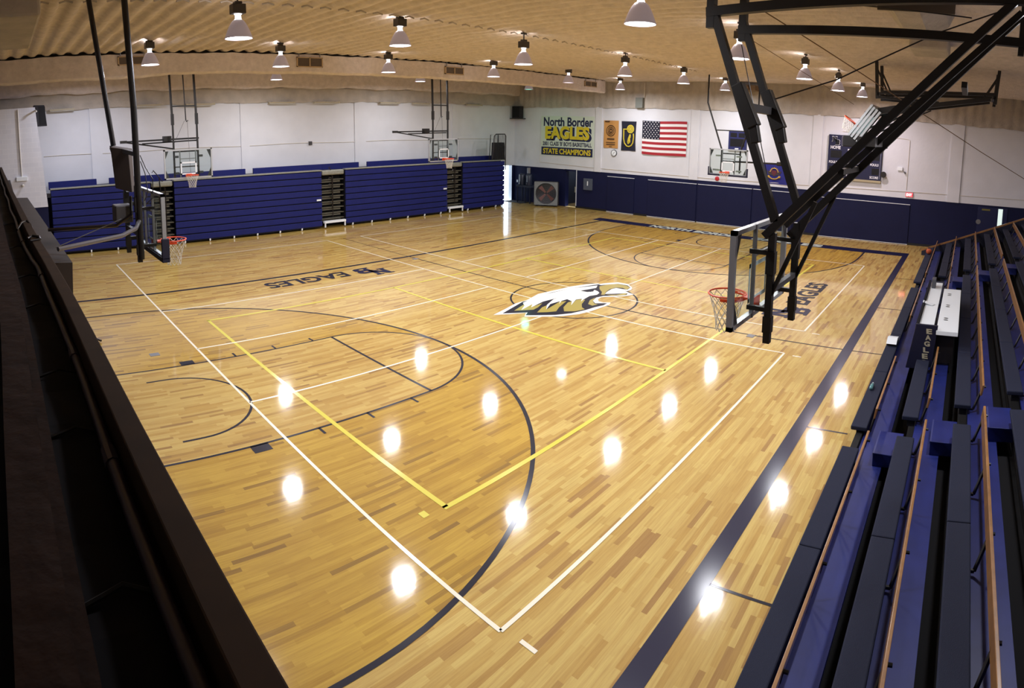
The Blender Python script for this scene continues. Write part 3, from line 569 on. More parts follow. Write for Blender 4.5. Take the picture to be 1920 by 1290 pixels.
t = thing('electrical_panel', (XW, 10.8, 1.5), 'grey electrical panel on the navy wall beside the open doorway', 'electrical panel'); wall_box(10.5,11.12,1.15,1.84,.1).build('box', mat('grey_panel','#4a5160',.5), t, bevel=.01); wall_box(10.78,10.84,1.42,1.68,.115).build('handle', WHITE, t)
d2 = struct(MB().box((XF+.05,DY0-.0,0),(XF+.9,DY0+.04,2.2)).build('door_2', mat('dark_door','#1d2337',.5)))
struct(MB().box((XF-.03,DY0-.04,0),(XF+.02,DY0+.01,2.28)).build('trim_%d' % k, mat('pale_jamb','#c9cdd6',.5))); k += 1
tag(MB().box((XF+.1, DY0+.04, .9), (XF+.13, DY0+.2, 1.25)).build('door_closer', GALV), 'pale round plate at the edge of the dark doorway', 'door plate')
# far right door with narrow lite
d3 = struct(MB().box((XW-.03,-12.35,0),(XW,-10.9,2.18)).build('door_3', mat('blue_door','#151b46',.45)))
MB().box((XW-.036,-12.12,1.0),(XW-.028,-11.9,2.15)).build('light_strip', mat('door_light_glow','#e6f2ee',.4,emis=(.75,.95,.9),estr=.7), d3); MB().box((XW-.045,-11.5,2.02),(XW-.03,-11.1,2.1)).build('closer', mat('brass_closer','#8a8347',.4,.5), d3)  # emissive strip stands in for light showing at the door
MB().tube([(XW-.05,-10.97,1.45),(XW-.03,-10.97,1.45)], .12, 16).build('push_plate', STEEL, d3)
# exit sign
t = thing('exit_sign', (XW, -7.52, 2.3), 'lit red exit sign above the navy wall below the scoreboard', 'sign'); x = XW
MB().box((XF-.08,-7.7,2.36),(XF,-7.34,2.58)).build('housing', mat('pink_housing','#d98a90',.5), t); MB().box((XF-.085,-7.68,2.38),(XF-.08,-7.36,2.56)).build('face', EXITM, t)
m = MB(); text_mb(m, 'EXIT', (XF-.088,-7.38,2.405), (0,-1,0), (0,0,1), .27, .13, .03); m.build('lettering', mat('exit_letter','#fff0ee',.5,emis=(1,.85,.85),estr=1.5), t)
# painted banner
t = thing('championship_banner', (XF, 12.5, 3.1), 'North Border Eagles 2001 state champions panel on the far wall', 'banner')
XB = XF-.015
MB().box((XB,10.5,3.05),(XF,14.55,5.5)).build('panel', BANBG, t)
def bt(name, mm, s, yl, zb, w, h, bold=.03, dx=.003, arch=0):
    q = MB(); text_mb(q, s, (XB-dx, yl, zb), (0,-1,0), (0,0,1), w, h, bold, arch=arch); return q.build(name, mm, t, normals=False)
bt('lettering', NAVYPR, 'North Border', 14.35, 4.88, 3.75, .55, .032)
bt('lettering_shadow', NAVYPR, 'EAGLES', 14.12, 3.98, 3.45, .84, .075, .003, .02); bt('lettering', YELPR, 'EAGLES', 14.22, 4.08, 3.38, .8, .05, .006, .02)
bt('lettering', NAVYPR, "2001 CLASS 'B' BOYS BASKETBALL", 14.4, 3.68, 3.75, .26, .035)
q = MB().box((XB-.004,10.58,3.1),(XB,14.5,3.6)); q.build('band', NAVYPR, t); bt('lettering', YELPR, 'STATE CHAMPIONS', 14.36, 3.18, 3.65, .34, .035, .008)
# hanging banners
def cloth(y0, y1, z0, z1, x=XF-.03, amp=.012, taper=0):
    def f(u, v):
        yy = y0+(y1-y0)*u; c_ = (y0+y1)/2; yy = c_+(yy-c_)*(1-taper*math.sin(PI*v)); return (x-amp*math.sin(u*9+v*2)-amp*.6*math.sin(v*7), yy, z0+(z1-z0)*v)
    return MB().grid(f, 16, 12)
def clothx(y, z, u, v, x, amp): return x-amp*math.sin(u*9+v*2)-amp*.6*math.sin(v*7)
t = thing('banner', (XF-.03, 9.3, 4.5), 'tan cloth banner with a faded brown seal on the far wall', 'banner')
cloth(9.8,8.8,3.72,5.3).build('cloth', TAN, t, smooth=True, normals=False)
m = MB(); xb = XF-.06
for rr, ww in ((.3,.02),(.2,.015),(.1,.03)): m.tube([(xb, 9.3+rr*math.cos(2*PI*j/24), 4.72+rr*math.sin(2*PI*j/24)) for j in range(24)], ww, 4, closed=True)
m.box((xb,9.05,4.2),(xb+.004,9.55,4.28)).box((xb,8.98,4.02),(xb+.004,9.62,4.06)).box((xb,9.0,3.9),(xb+.004,9.6,3.95)).box((xb,9.2,3.79),(xb+.004,9.4,3.82)).box((xb,9.4,5.2),(xb+.004,9.72,5.27))
m.build('print', TANPR, t)
t = thing('banner', (XF-.03, 8.1, 4.5), 'navy banner with yellow shield and player figure on the far wall', 'banner')
cloth(8.6,7.62,3.62,5.28,taper=.08).build('cloth', NAVYCL, t, smooth=True, normals=False)
m = MB(); m.tube([(xb,8.42,4.85),(xb,8.42,4.3),(xb,8.36,4.05),(xb,8.2,3.88),(xb,8.05,3.86),(xb,7.9,3.92),(xb,7.8,4.08),(xb,7.76,4.4),(xb,7.78,4.6)], .035, 6)
m.tube([(xb,8.45,4.83),(xb,8.1,4.83)], .035, 6); m.disc((xb,7.98,4.85), .24, 0, 24).disc((xb-.001,8.0,4.5), .06, 0, 12)
m.tube([(xb,8.02,4.45),(xb,8.06,4.3),(xb,8.12,4.12),(xb,8.1,4.0)], [.05,.07,.05,.03], 6).tube([(xb,7.95,4.42),(xb,8.04,4.32),(xb,8.0,4.14),(xb,8.04,4.05)], [.03,.05,.04,.03], 6).build('print', YELCL, t)
m = MB()
for rr in (.08, .16): m.tube([(xb-.004, 7.98+rr*math.cos(2*PI*j/20), 4.85+rr*math.sin(2*PI*j/20)) for j in range(20)], .008, 4, closed=True)
m.build('seal_rings', NAVYCL, t)
# US flag
t = thing('american_flag', (XF-.03, 5.8, 4.4), 'American flag hanging flat on the white far wall', 'flag')
y0, y1, z0, z1 = 7.2, 4.44, 3.5, 5.35; H = z1-z0; Wd = y0-y1
def fsurf(u, v, lift=0): return (XF-.05-.014*math.sin(u*11+v*1.5)-lift, y0-Wd*u, z0+.0+H*v-.03*u*(1-v)-.02*math.sin(u*5))
MB().grid(lambda u, v: fsurf(u, v), 24, 13).build('white_cloth', WHITECL, t, smooth=True, normals=False)
m = MB()
for i in range(0, 13, 2):
    v1 = 1-i/13; v0 = 1-(i+1)/13; ua = .4 if i < 7 else 0
    m.grid(lambda u, v: fsurf(ua+(1-ua)*u, v0+(v1-v0)*v, .004), 20, 1)
m.build('red_stripes', REDCL, t, normals=False)
MB().grid(lambda u, v: fsurf(.4*u, 6/13+(7/13)*v, .006), 12, 4).build('canton', NAVYCL, t, normals=False)
m = MB()
for r in range(9):
    for c in range(6 if r % 2 == 0 else 5):
        u = .4*((c+.5)/6 if r % 2 == 0 else (c+1)/6); v = 6/13+(7/13)*(1-(r+.5)/9); p = Vector(fsurf(u, v, .010)); vs = []
        for j in range(10): a = PI/2+j*PI/5; rr = .045 if j % 2 == 0 else .019; vs.append((p.x, p.y+rr*math.cos(a), p.z+rr*math.sin(a)))
        m.add(vs, [tuple(range(10))])
m.build('stars', WHITECL, t, normals=False)
# state flag: blue with eagle crest
t = thing('state_flag', (XF-.03, -.6, 2.9), 'blue flag with gold eagle crest and scroll on the far wall', 'flag')
cloth(.2,-1.4,2.42,3.45).build('cloth', BLUEFLAG, t, smooth=True, normals=False)
cy, cz = -.6, 3.0; x = XF-.06
m = MB()
for j in range(9):
    a = PI*(.05+.9*j/8); m.prism([(-.03,0),(.03,0),(0,.07)], (x, cy-.2*math.cos(a)*-1, cz+.02+.2*math.sin(a)), (0,math.sin(a),-math.cos(a)*-1 if 0 else math.cos(a)*-1), (0,math.cos(a),math.sin(a)), (0,0,0))
m.tube([(x,cy-.2*math.cos(PI*j/16),cz+.02+.2*math.sin(PI*j/16)) for j in range(17)], .018, 5)
m.tube([(x,cy+.34,cz-.22),(x,cy+.28,cz-.2),(x,cy+.2,cz-.27),(x,cy+.08,cz-.32),(x,cy-.08,cz-.32),(x,cy-.2,cz-.27),(x,cy-.28,cz-.2),(x,cy-.34,cz-.22)], [.05,.06,.03,.025,.025,.03,.06,.05], 6); m.build('crest_gold', mat('gold_print','#c9a23c',.7), t)
m = MB().prism([(-.14,.12),(.14,.12),(.14,-.02),(0,-.16),(-.14,-.02)], (x-.004,cy,cz), (0,-1,0), (0,0,1), (0,0,0)); m.build('crest_shield', mat('maroon_print','#5a1d2c',.7), t)
m = MB().prism([(-.4,.1),(-.15,.02),(0,.12),(.15,.02),(.4,.1),(.3,-.1),(.1,-.14),(0,-.2),(-.1,-.14),(-.3,-.1)], (x+.004,cy,cz), (0,-1,0), (0,0,1), (0,0,0)); m.build('crest_eagle', mat('brown_print2','#3b3035',.8), t)
# clock
t = thing('wall_clock', (XF, 9.06, 3.44), 'round white wall clock with black rim below tan banner', 'clock')
MB().tube([(XF,9.06,3.44),(XF-.05,9.06,3.44)], .19, 28).build('case', BLACK, t); MB().tube([(XF-.05,9.06,3.44),(XF-.056,9.06,3.44)], .16, 28).build('dial', WHITEP, t)
MB().bar((XF-.06,9.06,3.44),(XF-.06,9.0,3.52),.012).build('hour_hand', BLACK, t); MB().bar((XF-.06,9.06,3.44),(XF-.06,9.12,3.33),.01).build('minute_hand', BLACK, t)
t = thing('alarm_bell', (XF, 2.55, 2.45), 'red fire alarm bell under the far basket just above navy wall', 'bell'); MB().lathe([(.001,0),(.1,.005),(.13,.04),(.13,.07)], (0,0,0), 20)
MB().tube([(XF,2.55,2.45),(XF-.04,2.55,2.45),(XF-.07,2.55,2.45)], [.12,.12,.07], 20).build('gong', RED, t); MB().box((XF-.05,2.45,2.38),(XF,2.65,2.52)).build('backplate', RED, t)
t = thing('grey_speaker_box', (XF-.1, 7.35, 6.3), 'grey box mounted high on the foam of the far wall', 'box'); MB().box((XF-.3,7.12,6.03),(XF-.1,7.58,6.6)).build('box', mat('grey_box','#6e716b',.6), t, bevel=.01)
MB().tube([(XF-.15,7.1,6.6),(XF-.15,7.1,7.4)], .02, 8).build('pipe', CREAM, t)
# scoreboard
t = thing('scoreboard', (XF-.1, -4.7, 3), 'navy and black scoreboard on the far wall behind the raised basket', 'scoreboard')
ya, yb2, za, zb2 = -3.36, -6.06, 3.02, 5.12; xs = XF-.14
MB().box((xs,yb2,za),(XF-.02,ya,zb2)).build('cabinet', mat('scoreboard_navy','#0a0e38',.5), t)
MB().box((xs-.012,yb2-.02,za-.1),(XF-.02,ya+.02,za)).build('lower_trim', mat('beige_trim','#a79b7c',.6), t)
for a_ in ((-4.05,4.62,-5.3,5.05),(-3.5,4.0,-4.05,4.35),(-4.42,3.98,-4.85,4.25),(-5.35,4.0,-5.95,4.35),(-3.46,3.3,-3.8,3.58),(-4.35,3.3,-5.0,3.6),(-5.6,3.3,-5.95,3.6)):
    MB().box((xs-.01,a_[0],a_[1]),(xs-.002,a_[2],a_[3])).build('digit_window', mat('scoreboard_black','#0d0b12',.3), t)
m = MB()
for p, q in (((-4.03,4.6),(-5.32,4.6)),((-4.03,5.07),(-5.32,5.07)),((-4.03,4.6),(-4.03,5.07)),((-5.32,4.6),(-5.32,5.07)),((-6.0,3.1),(-6.0,5.05))): m.bar((xs-.012,p[0],p[1]),(xs-.012,q[0],q[1]),.015)
m.build('trim_line', mat('grey_trim','#9a9aa8',.5), t)
W_ = MATS['white_print'] if 'white_print' in MATS else mat('white_print','#e8e8f0',.6)
for s_, y, z, ww, h in (('HOME',-3.48,4.42,.5,.16),('GUEST',-5.33,4.42,.58,.16),('PERIOD',-4.35,4.36,.5,.11),('FOULS',-3.44,3.72,.4,.12),('PLAYER FOUL',-4.25,3.72,.8,.1),('FOULS',-5.5,3.72,.42,.12),('SCORE',-3.42,3.1,.4,.12),('MATCH',-4.35,3.1,.42,.11),('SCORE',-5.52,3.1,.42,.12)):
    m = MB(); text_mb(m, s_, (xs-.012, y, z), (0,-1,0), (0,0,1), ww, h, .025); m.build('lettering', W_, t, normals=False)
for y in (-3.52, -5.42):
    m = MB(); nb(m, (xs-.006, y, 4.62), (0,-1,0), (0,0,1), .27); m2 = m.build('monogram', W_, t, normals=False)
    m = MB(); nb(m, (xs-.010, y-.012, 4.632), (0,-1,0), (0,0,1), .25); m.build('monogram_inner', MATS['scoreboard_black'], t, normals=False)
t = thing('horn', (XF-.1, -6.25, 3.35), 'black round horn speaker at lower right corner of scoreboard', 'horn'); MB().tube([(XF,-6.2,3.35),(XF-.08,-6.2,3.35),(XF-.22,-6.2,3.35)], [.05,.08,.15], 18).build('bell', BLACK, t)
t = thing('emergency_light', (XF-.05, -7.1, 3.7), 'white emergency light with twin heads right of scoreboard', 'light'); MB().box((XF-.08,-7.1,3.6),(XF,-6.85,3.78)).build('box', WHITEP, t, bevel=.01)
MB().tube([(XF-.06,-7.2,3.55),(XF-.1,-7.25,3.5)], .04, 10).tube([(XF-.06,-7.1,3.62),(XF-.06,-7.2,3.55)], .01, 6).build('lamp_head', BLACK, t)
m = MB().tube([(XF-.02,14.6,5.3),(XF-.02,14.6,2.62),(XF-.02,10.3,2.5),(XF-.02,3,2.43),(XF-.02,-2,2.5),(XF-.02,-8,2.62),(XF-.02,-14,2.7)], .013, 6)
tag(m.build('conduit', CREAM), 'painted conduit running along the far wall above the navy paint', 'conduit')
tag(MB().tube([(XF-.02,-4,5.3),(XF-.02,-7.2,5.15),(XF-.02,-7.35,5.1),(XF-.02,-7.35,2.7)], .014, 6).build('conduit', CREAM), 'painted conduit arching from scoreboard down to the exit sign', 'conduit')
# small practice scoreboard behind the far basket
t = thing('shot_clock', (XF-.05, 1.4, 4.6), 'small navy scoreboard on the far wall behind the far backboard', 'scoreboard')
MB().box((XF-.1,.98,4.0),(XF,1.98,4.98)).build('cabinet', mat('small_board_navy','#191f58',.5), t)
MB().box((XF-.108,1.08,4.2),(XF-.1,1.88,4.6)).box((XF-.108,1.08,4.68),(XF-.1,1.42,4.9)).box((XF-.108,1.52,4.68),(XF-.1,1.88,4.9)).build('digit_windows', MATS['scoreboard_black'], t)
MB().box((XF-.108,1.4,4.06),(XF-.1,1.6,4.12)).build('plate', WHITE, t)

# ------------------------------------------------------------------ basketball baskets
def basket(name, label, P, T, N, zb, H=1.07, pad=False, group='basketball goals'):
    """P: (x,y) centre of the backboard face, T tangent, N facing direction (unit xy); zb: bottom height"""
    t = thing(name, (P[0], P[1], zb), label, 'basketball goal', group); T = Vector((*T,0)); N = Vector((*N,0)); o = Vector((P[0],P[1],zb))
    def q(u, z, n=0): return o+T*u+N*n+Vector((0,0,z))
    Wb = .915
    def slab(u0, u1, z0, z1, n0, n1):
        return [q(u0,z0,n0),q(u1,z0,n0),q(u1,z1,n0),q(u0,z1,n0),q(u0,z0,n1),q(u1,z0,n1),q(u1,z1,n1),q(u0,z1,n1)],[(0,1,2,3),(7,6,5,4),(0,4,5,1),(1,5,6,2),(2,6,7,3),(3,7,4,0)]
    MB().add(*slab(-Wb+.02,Wb-.02,.02,H-.02,-.006,.006)).build('backboard_glass', GLASS, t)
    m = MB()
    for a in ((-Wb,Wb,0,.05),(-Wb,Wb,H-.05,H),(-Wb,-Wb+.05,0,H),(Wb-.05,Wb,0,H)): m.add(*slab(*a,-.05,.015))
    m.build('backboard_frame', ALU, t)
    for su in (-1,1):
        for z0, z1 in ((.05,.36),(H-.05,H-.36)): MB().prism([(su*(Wb-.05),z0),(su*(Wb-.19),z0),(su*(Wb-.05),z1)], o-N*.03, T, (0,0,1), N*-.01).build('corner_gusset', DARKGREY, t)
    m = MB()
    for a in ((-.305,.305,.15,.2),(-.305,.305,.555,.605),(-.305,-.255,.15,.605),(.255,.305,.15,.605)): m.add(*slab(*a,.008,.010))
    m.build('target_square', WHITE, t)
    m = MB()
    for u in (-.3,.3): m.bar(q(u,0,-.04), q(u,H,-.04), .04)
    m.bar(q(-.3,.72,-.04), q(.3,.72,-.04), .03); m.build('rear_bracing', STEEL, t)
    if pad:
        MB().add(*slab(-Wb-.03,Wb+.03,-.05,.03,-.08,.05)).add(*slab(-Wb-.03,-Wb+.02,0,.34,-.08,.05)).add(*slab(Wb-.02,Wb+.03,0,.34,-.08,.05)).build('edge_padding', PADN, t, bevel=.01)
    rz = .15; rc = q(0,rz,.38)
    rim = MB().tube([rc+T*(.229*math.cos(2*PI*j/36))+N*(.229*math.sin(2*PI*j/36)) for j in range(36)], .011, 8, closed=True)
    rim.add(*slab(-.1,.1,rz-.1,rz+.02,.0,.02)).add(*slab(-.08,.08,rz-.02,rz+.005,.02,.17)); rm = rim.build('rim', ORANGE, t, smooth=False); rm_parent = rm
    m = MB().tube([rc+T*(.225*math.cos(PI+PI*j/14))+N*(.225*math.sin(PI+PI*j/14))+Vector((0,0,-.035)) for j in range(15)], .02, 6); m.build('rim_plate', ORANGE, rm)
    # net
    net = MB(); K = 12; lev = 7
    def npnt(k_, l_):
        f_ = l_/lev; r_ = .225*(1-f_)**1.5+.115*(1-(1-f_)**1.5)+(.02*max(0,f_-.6)); a = 2*PI*(k_)/K
        return rc+T*(r_*math.cos(a))+N*(r_*math.sin(a))+Vector((0,0,-.012-.44*f_))
    for k_ in range(K):
        for sg in (1,-1): net.tube([npnt(k_+sg*l_*.5, l_) for l_ in range(lev+1)], .0045, 4)
    net.build('net', NETM, rm)
    return t, q
def backmount(t, q, H, us=(-.3,.3), dist=.32, z0=-.12, z1=None):
    """two vertical masts behind the board with clamp arms"""
    z1 = z1 if z1 is not None else H+.1
    for u in us:
        MB().bar(q(u,z0,-dist), q(u,z1,-dist), .075).bar(q(u,z0+.12,-dist), q(u,z0+.3,-dist), .095).bar(q(u,z1-.45,-dist), q(u,z1-.2,-dist), .095).build('mast', BLACK, t)
        for z in (.17,.8): MB().bar(q(u,z,-.05), q(u,z,-dist), .05).build('clamp_arm', BLACK, t)
    MB().bar(q(us[0],.38,-dist), q(us[1],.38,-dist), .06).build('cross_bar', DARKGREY, t)

# near main basket (seen edge-on, left)
t, q = basket('basketball_goal', 'basketball goal seen edge-on at near left, on black ceiling pole', (1.22, .12), (0,1), (1,0), 2.9, 1.07, pad=True)
backmount(t, q, 1.07, (-.45,.45), .34, -.1, 1.2)
MB().tube([(.9,-.35,2.85),(.9,-.35,5.4),(.86,-.2,7.5)], .055, 12).build('ceiling_pole', BLACK, t); MB().tube([(.76,.9,4.75),(.445,.9,7.5)], .05, 12).build('ceiling_pole', BLACKG, t)
MB().bar((.74,1.0,4.72),(.9,-.3,4.62),.07).bar((.74,1.0,4.72),(.9,.55,3.9),.06).build('top_link', BLACK, t)
MB().tube([(-.6,.15,3.4),(.55,-.1,3.42),(.8,-.2,3.6),(.82,-.1,3.9)], .03, 8).build('stay_tube', BLACKG, t); MB().tube([(-.6,-1.62,3.38),(.45,-1.05,3.4),(.72,-.85,3.46),(.88,-.4,3.5)], .035, 10).build('stay_tube', mat('shiny_black_tube','#77757a',.3,.5), t)
MB().tube([(-.6,-1.3,3.35),(.6,-.3,3.55)], .008, 6).build('stay_cable', DARKGREY, t)
MB().box((.55,-.1,3.45),(.85,.25,3.75)).build('winch', mat('grey_winch','#4b4747',.5), t, bevel=.02)
tag(MB().add([(.68,.5,4.0),(.92,.22,3.93),(1.0,.35,3.93),(.76,.7,4.0),(.62,.48,4.74),(.88,.18,4.68),(.98,.3,4.7),(.72,.68,4.76)],[(0,3,2,1),(4,5,6,7),(0,1,5,4),(1,2,6,5),(2,3,7,6),(3,0,4,7)]).build('equipment_box', BROWNBOX, bevel=.01), 'tall brown metal box hanging beside the near left pole', 'equipment box')
m = MB().tube([(.95,-.42,4.6),(1.02,-.45,4.4),(1.1,-.6,4.2),(1.08,-.62,3.9),(1.0,-.5,3.8)], .008, 6).tube([(.95,-.42,4.5),(1.0,-.5,4.3),(1.02,-.55,4.0),(.97,-.5,3.85)], .008, 6)
tag(m.build('cable_loop', BLACKG), 'loops of black cable hanging beside the near left pole', 'cable')
# far main basket
t, q = basket('basketball_goal', 'glass basketball goal in front of the far wall, blue flag beside it', (24.0, .13), (0,-1), (-1,0), 3.02, 1.16, pad=True)
for u, ut in ((-.45,-1.25),(.45,1.2)): MB().tube([q(u,.1,-.3), q(u,1.1,-.3), q(ut,3.2,-.3), (q(ut,0,-.3)[0], q(ut,0,-.3)[1], 7.5)], .04, 8).build('mast', BLACK, t)
[MB().bar(q(-uu,zz,-.3), q(uu,zz,-.3), .05).build('cross_bar', BLACK, t) for uu, zz in ((.8,1.98),(.45,.95))]
MB().tube([q(-.45,.6,-.32), q(2.1,.62,-.9), q(2.2,.62,-.9)], .04, 8).tube([q(2.0,.62,-.88), q(2.35,.62,-.95)], .09, 10).build('drive_arm', BLACK, t)
MB().add([q(-.45,.17,-.05),q(-.75,.17,-.05),q(-.75,.25,-.05),q(-.45,.25,-.05)],[(0,1,2,3)]).build('clamp_arm', STEEL, t)
for u in (-.5,.5):
    for z in (.2,.85): MB().bar(q(u-.12,z,-.06), q(u+.12,z,-.06), .07).build('clamp_plate', GALV, t)
# left side baskets
def side_left(X, Y, zb, label, arm):
    t, q = basket('basketball_goal', label, (X, Y), (1,0), (0,-1), zb, 1.07)
    for u in (-.46,.46):
        MB().bar(q(u,-.02,-.25), q(u,2.1,-.25), .06).bar(q(u,1.95,-.25), (q(u,0,-.25)[0]-.06, q(u,0,-.25)[1], 7.5), .07).bar(q(u,1.95,-.25), q(u,2.35,-.25), .1).build('mast', BLACK, t)
    [MB().bar(q(-.46,zz,-.25), q(.46,zz,-.25), ww).build('cross_bar', BLACK, t) for zz, ww in ((2.62,.05),(.98,.05),(.42,.035))]
    MB().bar(q(0,3.9,-.25), q(.05,2.1,-.25), .035).tube([q(.05,2.15,-.25),q(.07,2.05,-.25),q(.13,2.1,-.25)], .02, 6).build('hoist_hook', BLACK, t)
    MB().tube([q(.1,2.1,-.25), q(.15,.1,-.25)], .006, 5).tube([q(0,2.1,-.25), q(-.45,1.25,-.25)], .006, 5).build('hoist_cable', DARKGREY, t)
    z = arm
    MB().bar((X-2.15,Y+.9,z),(X+.6,Y+.5,z+.02),.06).bar((X-2.1,Y+.9,z-.02),(X-.45,Y+.3,z-.33),.05).bar((X-1.5,Y+.8,z-.1),(X+.5,Y+.4,z-.06),.05).bar((X-2.3,Y+.9,z),(X-2.05,Y+.9,z),.1).bar((X-.75,Y+.6,z+.04),(X-.45,Y+.6,z+.04),.2).build('side_brace', BLACK, t)
    for u in (-.46,.46):
        for zz in (.2,.8): MB().bar(q(u-.02,zz,-.1), q(u+.12,zz,-.1), .08).build('clamp_plate', DARKGREY, t)
    return t
side_left(5.36, 11.0, 3.2, 'glass basketball goal above the second folded bank, near left side', 4.62)
side_left(17.75, 11.5, 3.2, 'glass basketball goal above the third folded bank, towards the far left', 4.6)
# right side basket, near (large, right of picture)
t, q = basket('basketball_goal', 'large glass basketball goal with long black folding arms, right side', (5.42, -8.0), (-1,0), (0,1), 2.9, 1.07)
backmount(t, q, 1.07, (-.47,.47), .3, -.2, 1.02)
for X in (4.95, 5.9):
    m = MB().bar((X,-8.32,4.05),(X,-7.45,6.35),.085,.085,(1,0,0)); m.build('drop_tube', BLACK, t)
    MB().bar((X,-8.02,5.05),(X,-7.8,5.5),.13,.13,(1,0,0)).bar((X,-8.05,4.88),(X,-8.0,5.1),.1).build('knee_joint', BLACK, t, bevel=.01)
    MB().bar((X,-8.21,3.88 if X < 5 else 3.75),(X,-10.67 if X < 5 else -10.78,6.52 if X < 5 else 6.56),.085,.085,(1,0,0)).build('folding_arm', BLACK, t)
    MB().bar((X,-8.3,3.2),(X,-8.75,4.3),.045,.045,(1,0,0)).build('lower_brace', BLACK, t)
    MB().bar((X,-7.4,6.27 if X < 5 else 6.24),(X,-10.85,6.52 if X < 5 else 6.25),.1,.1,(1,0,0)).bar((X,-7.45,6.1),(X,-7.45,6.9),.09).build('ceiling_rail', BLACK, t)
    MB().bar((X,-7.45,6.8),(X,-7.45,7.5),.07).build('hanger', BLACK, t); MB().bar((X,-10.8,6.1),(X,-10.8,7.5),.07).build('hanger', BLACK, t)
MB().bar((4.95,-10.2,5.62),(5.9,-10.2,5.62),.06).build('arm_tie', BLACK, t); MB().bar((4.95,-9.0,4.64),(5.9,-9.0,4.64),.06).build('arm_tie', BLACK, t)
MB().bar((5.4,-8.3,3.95),(5.4,-10.74,6.48),.07,.07,(1,0,0)).build('centre_arm', BLACK, t)
MB().bar((4.95,-7.92,5.26),(5.9,-7.86,5.26),.09).build('cross_bar', DARKGREY, t)
MB().box((5.2,-9.3,4.92),(5.75,-9.1,5.02)).build('stop_plate', STEEL, t)
MB().tube([(5.9,-7.83,5.38),(6.2,-8.6,5.7),(6.3,-9.8,6.35),(6.3,-10.6,6.7)], .009, 6).tube([(5.3,-7.45,6.3),(5.8,-8.4,6.55),(6.0,-10.2,6.5)], .008, 6).tube([(5.2,-7.4,7.4),(5.45,-7.7,6.5)], .01, 6).tube([(5.5,-7.6,6.0),(5.55,-8.1,4.1)], .006, 5).build('cable', BLACKG, t)
# right side basket, hoisted towards the ceiling
XH = 18.6
t = thing('basketball_goal', (XH, -6.6, 5), 'raised basketball goal folded up near the ceiling in front of scoreboard', 'basketball goal', 'basketball goals')
A = Vector((0,-7.15,6.05)); Bv = Vector((0,-6.45,5.05)); dd = (Bv-A).normalized(); nn = Vector((0,-dd.z,dd.y)); nn = nn if nn.y > 0 else -nn
def hp(u, s, n=0): p = A+dd*s+nn*n; return (XH+u, p.y, p.z)
hb = [hp(-.9,0,.01),hp(.9,0,.01),hp(.9,1.15,.01),hp(-.9,1.15,.01),hp(-.9,0,0),hp(.9,0,0),hp(.9,1.15,0),hp(-.9,1.15,0)]
MB().add(hb,[(0,1,2,3),(7,6,5,4),(0,4,5,1),(1,5,6,2),(2,6,7,3),(3,7,4,0)]).build('backboard_glass', glass_mat('tinted_board_glass',(.6,.72,.70),.1), t)
m = MB()
for p1, p2 in ((hp(-.9,0),hp(.9,0)),(hp(-.9,1.15),hp(.9,1.15)),(hp(-.9,0),hp(-.9,1.15)),(hp(.9,0),hp(.9,1.15))): m.bar(p1,p2,.07)
m.build('backboard_frame', ALU, t)
m = MB()
for n_ in (-.12,-.24,-.36): m.bar(hp(-.95+n_*.3,-.02,n_),hp(-.95+n_*.3,1.15,n_),.07)
m.build('rear_bracing', ALU, t)
MB().box((XH-.98,-6.33,4.73),(XH+.9,-7.5,5.08)).build('edge_padding', mat('black_pad','#0f0d12',.7), t, bevel=.02)
rc = Vector(hp(0,.85,.42))
rmh = MB().tube([tuple(rc+Vector((.229*math.cos(2*PI*j/32),0,0))+nn*(.229*math.sin(2*PI*j/32))) for j in range(32)], .016, 8, closed=True).bar(tuple(rc-nn*.2), hp(0,.85,0), .16, .05).build('rim', ORANGE, t)
net = MB()
for k_ in range(12):
    for sg in (1,-1): net.tube([tuple(rc+Vector((.22*(1-.4*l/5)*math.cos(2*PI*(k_+sg*l*.5)/12),0,0))+nn*(.22*(1-.4*l/5)*math.sin(2*PI*(k_+sg*l*.5)/12))+Vector((0,.03*l,-.07*l))) for l in range(6)], .0055, 4)
net.build('net', NETM, rmh)
for u in (-.45,.45): MB().bar(hp(u,.0,-.3), hp(u,1.1,-.3), .08).build('mast', BLACK, t)
for u in (-.55,.55):
    X = XH+u
    MB().bar((X,-6.9,5.8),(X,-10.8,6.55),.14).bar((X,-7.3,5.95),(X,-8.9,6.3),.1).build('folding_arm', BLACK, t)
    MB().bar((X,-7.35,6.5),(X,-10.9,6.7),.1).bar((X,-7.2,6.35),(X,-9.2,6.3),.08).build('ceiling_rail', BLACK, t)
    MB().bar((X,-7.25,6.3),(X,-7.15,7.45),.1).bar((X,-7.2,7.2),(X,-7.6,6.45),.05).build('hanger', BLACK, t); MB().bar((X,-10.95,6.4),(X,-11.0,7.45),.1).bar((X,-11.0,7.3),(X,-10.6,6.6),.05).build('hanger', BLACK, t)
    MB().bar(hp(u,.7,-.3),(X,-8.2,6.0),.05).build('lower_brace', BLACK, t); MB().bar(hp(u,1.0,-.3),(X,-8.9,6.1),.04).build('lower_brace', BLACK, t)
MB().bar((XH-.6,-10.9,6.6),(XH+.6,-10.9,6.6),.1).bar((XH-.6,-7.3,6.45),(XH+.6,-7.3,6.45),.1).bar((XH-.5,-7.1,5.85),(XH+.5,-7.1,5.85),.1).build('cross_bar', BLACK, t)

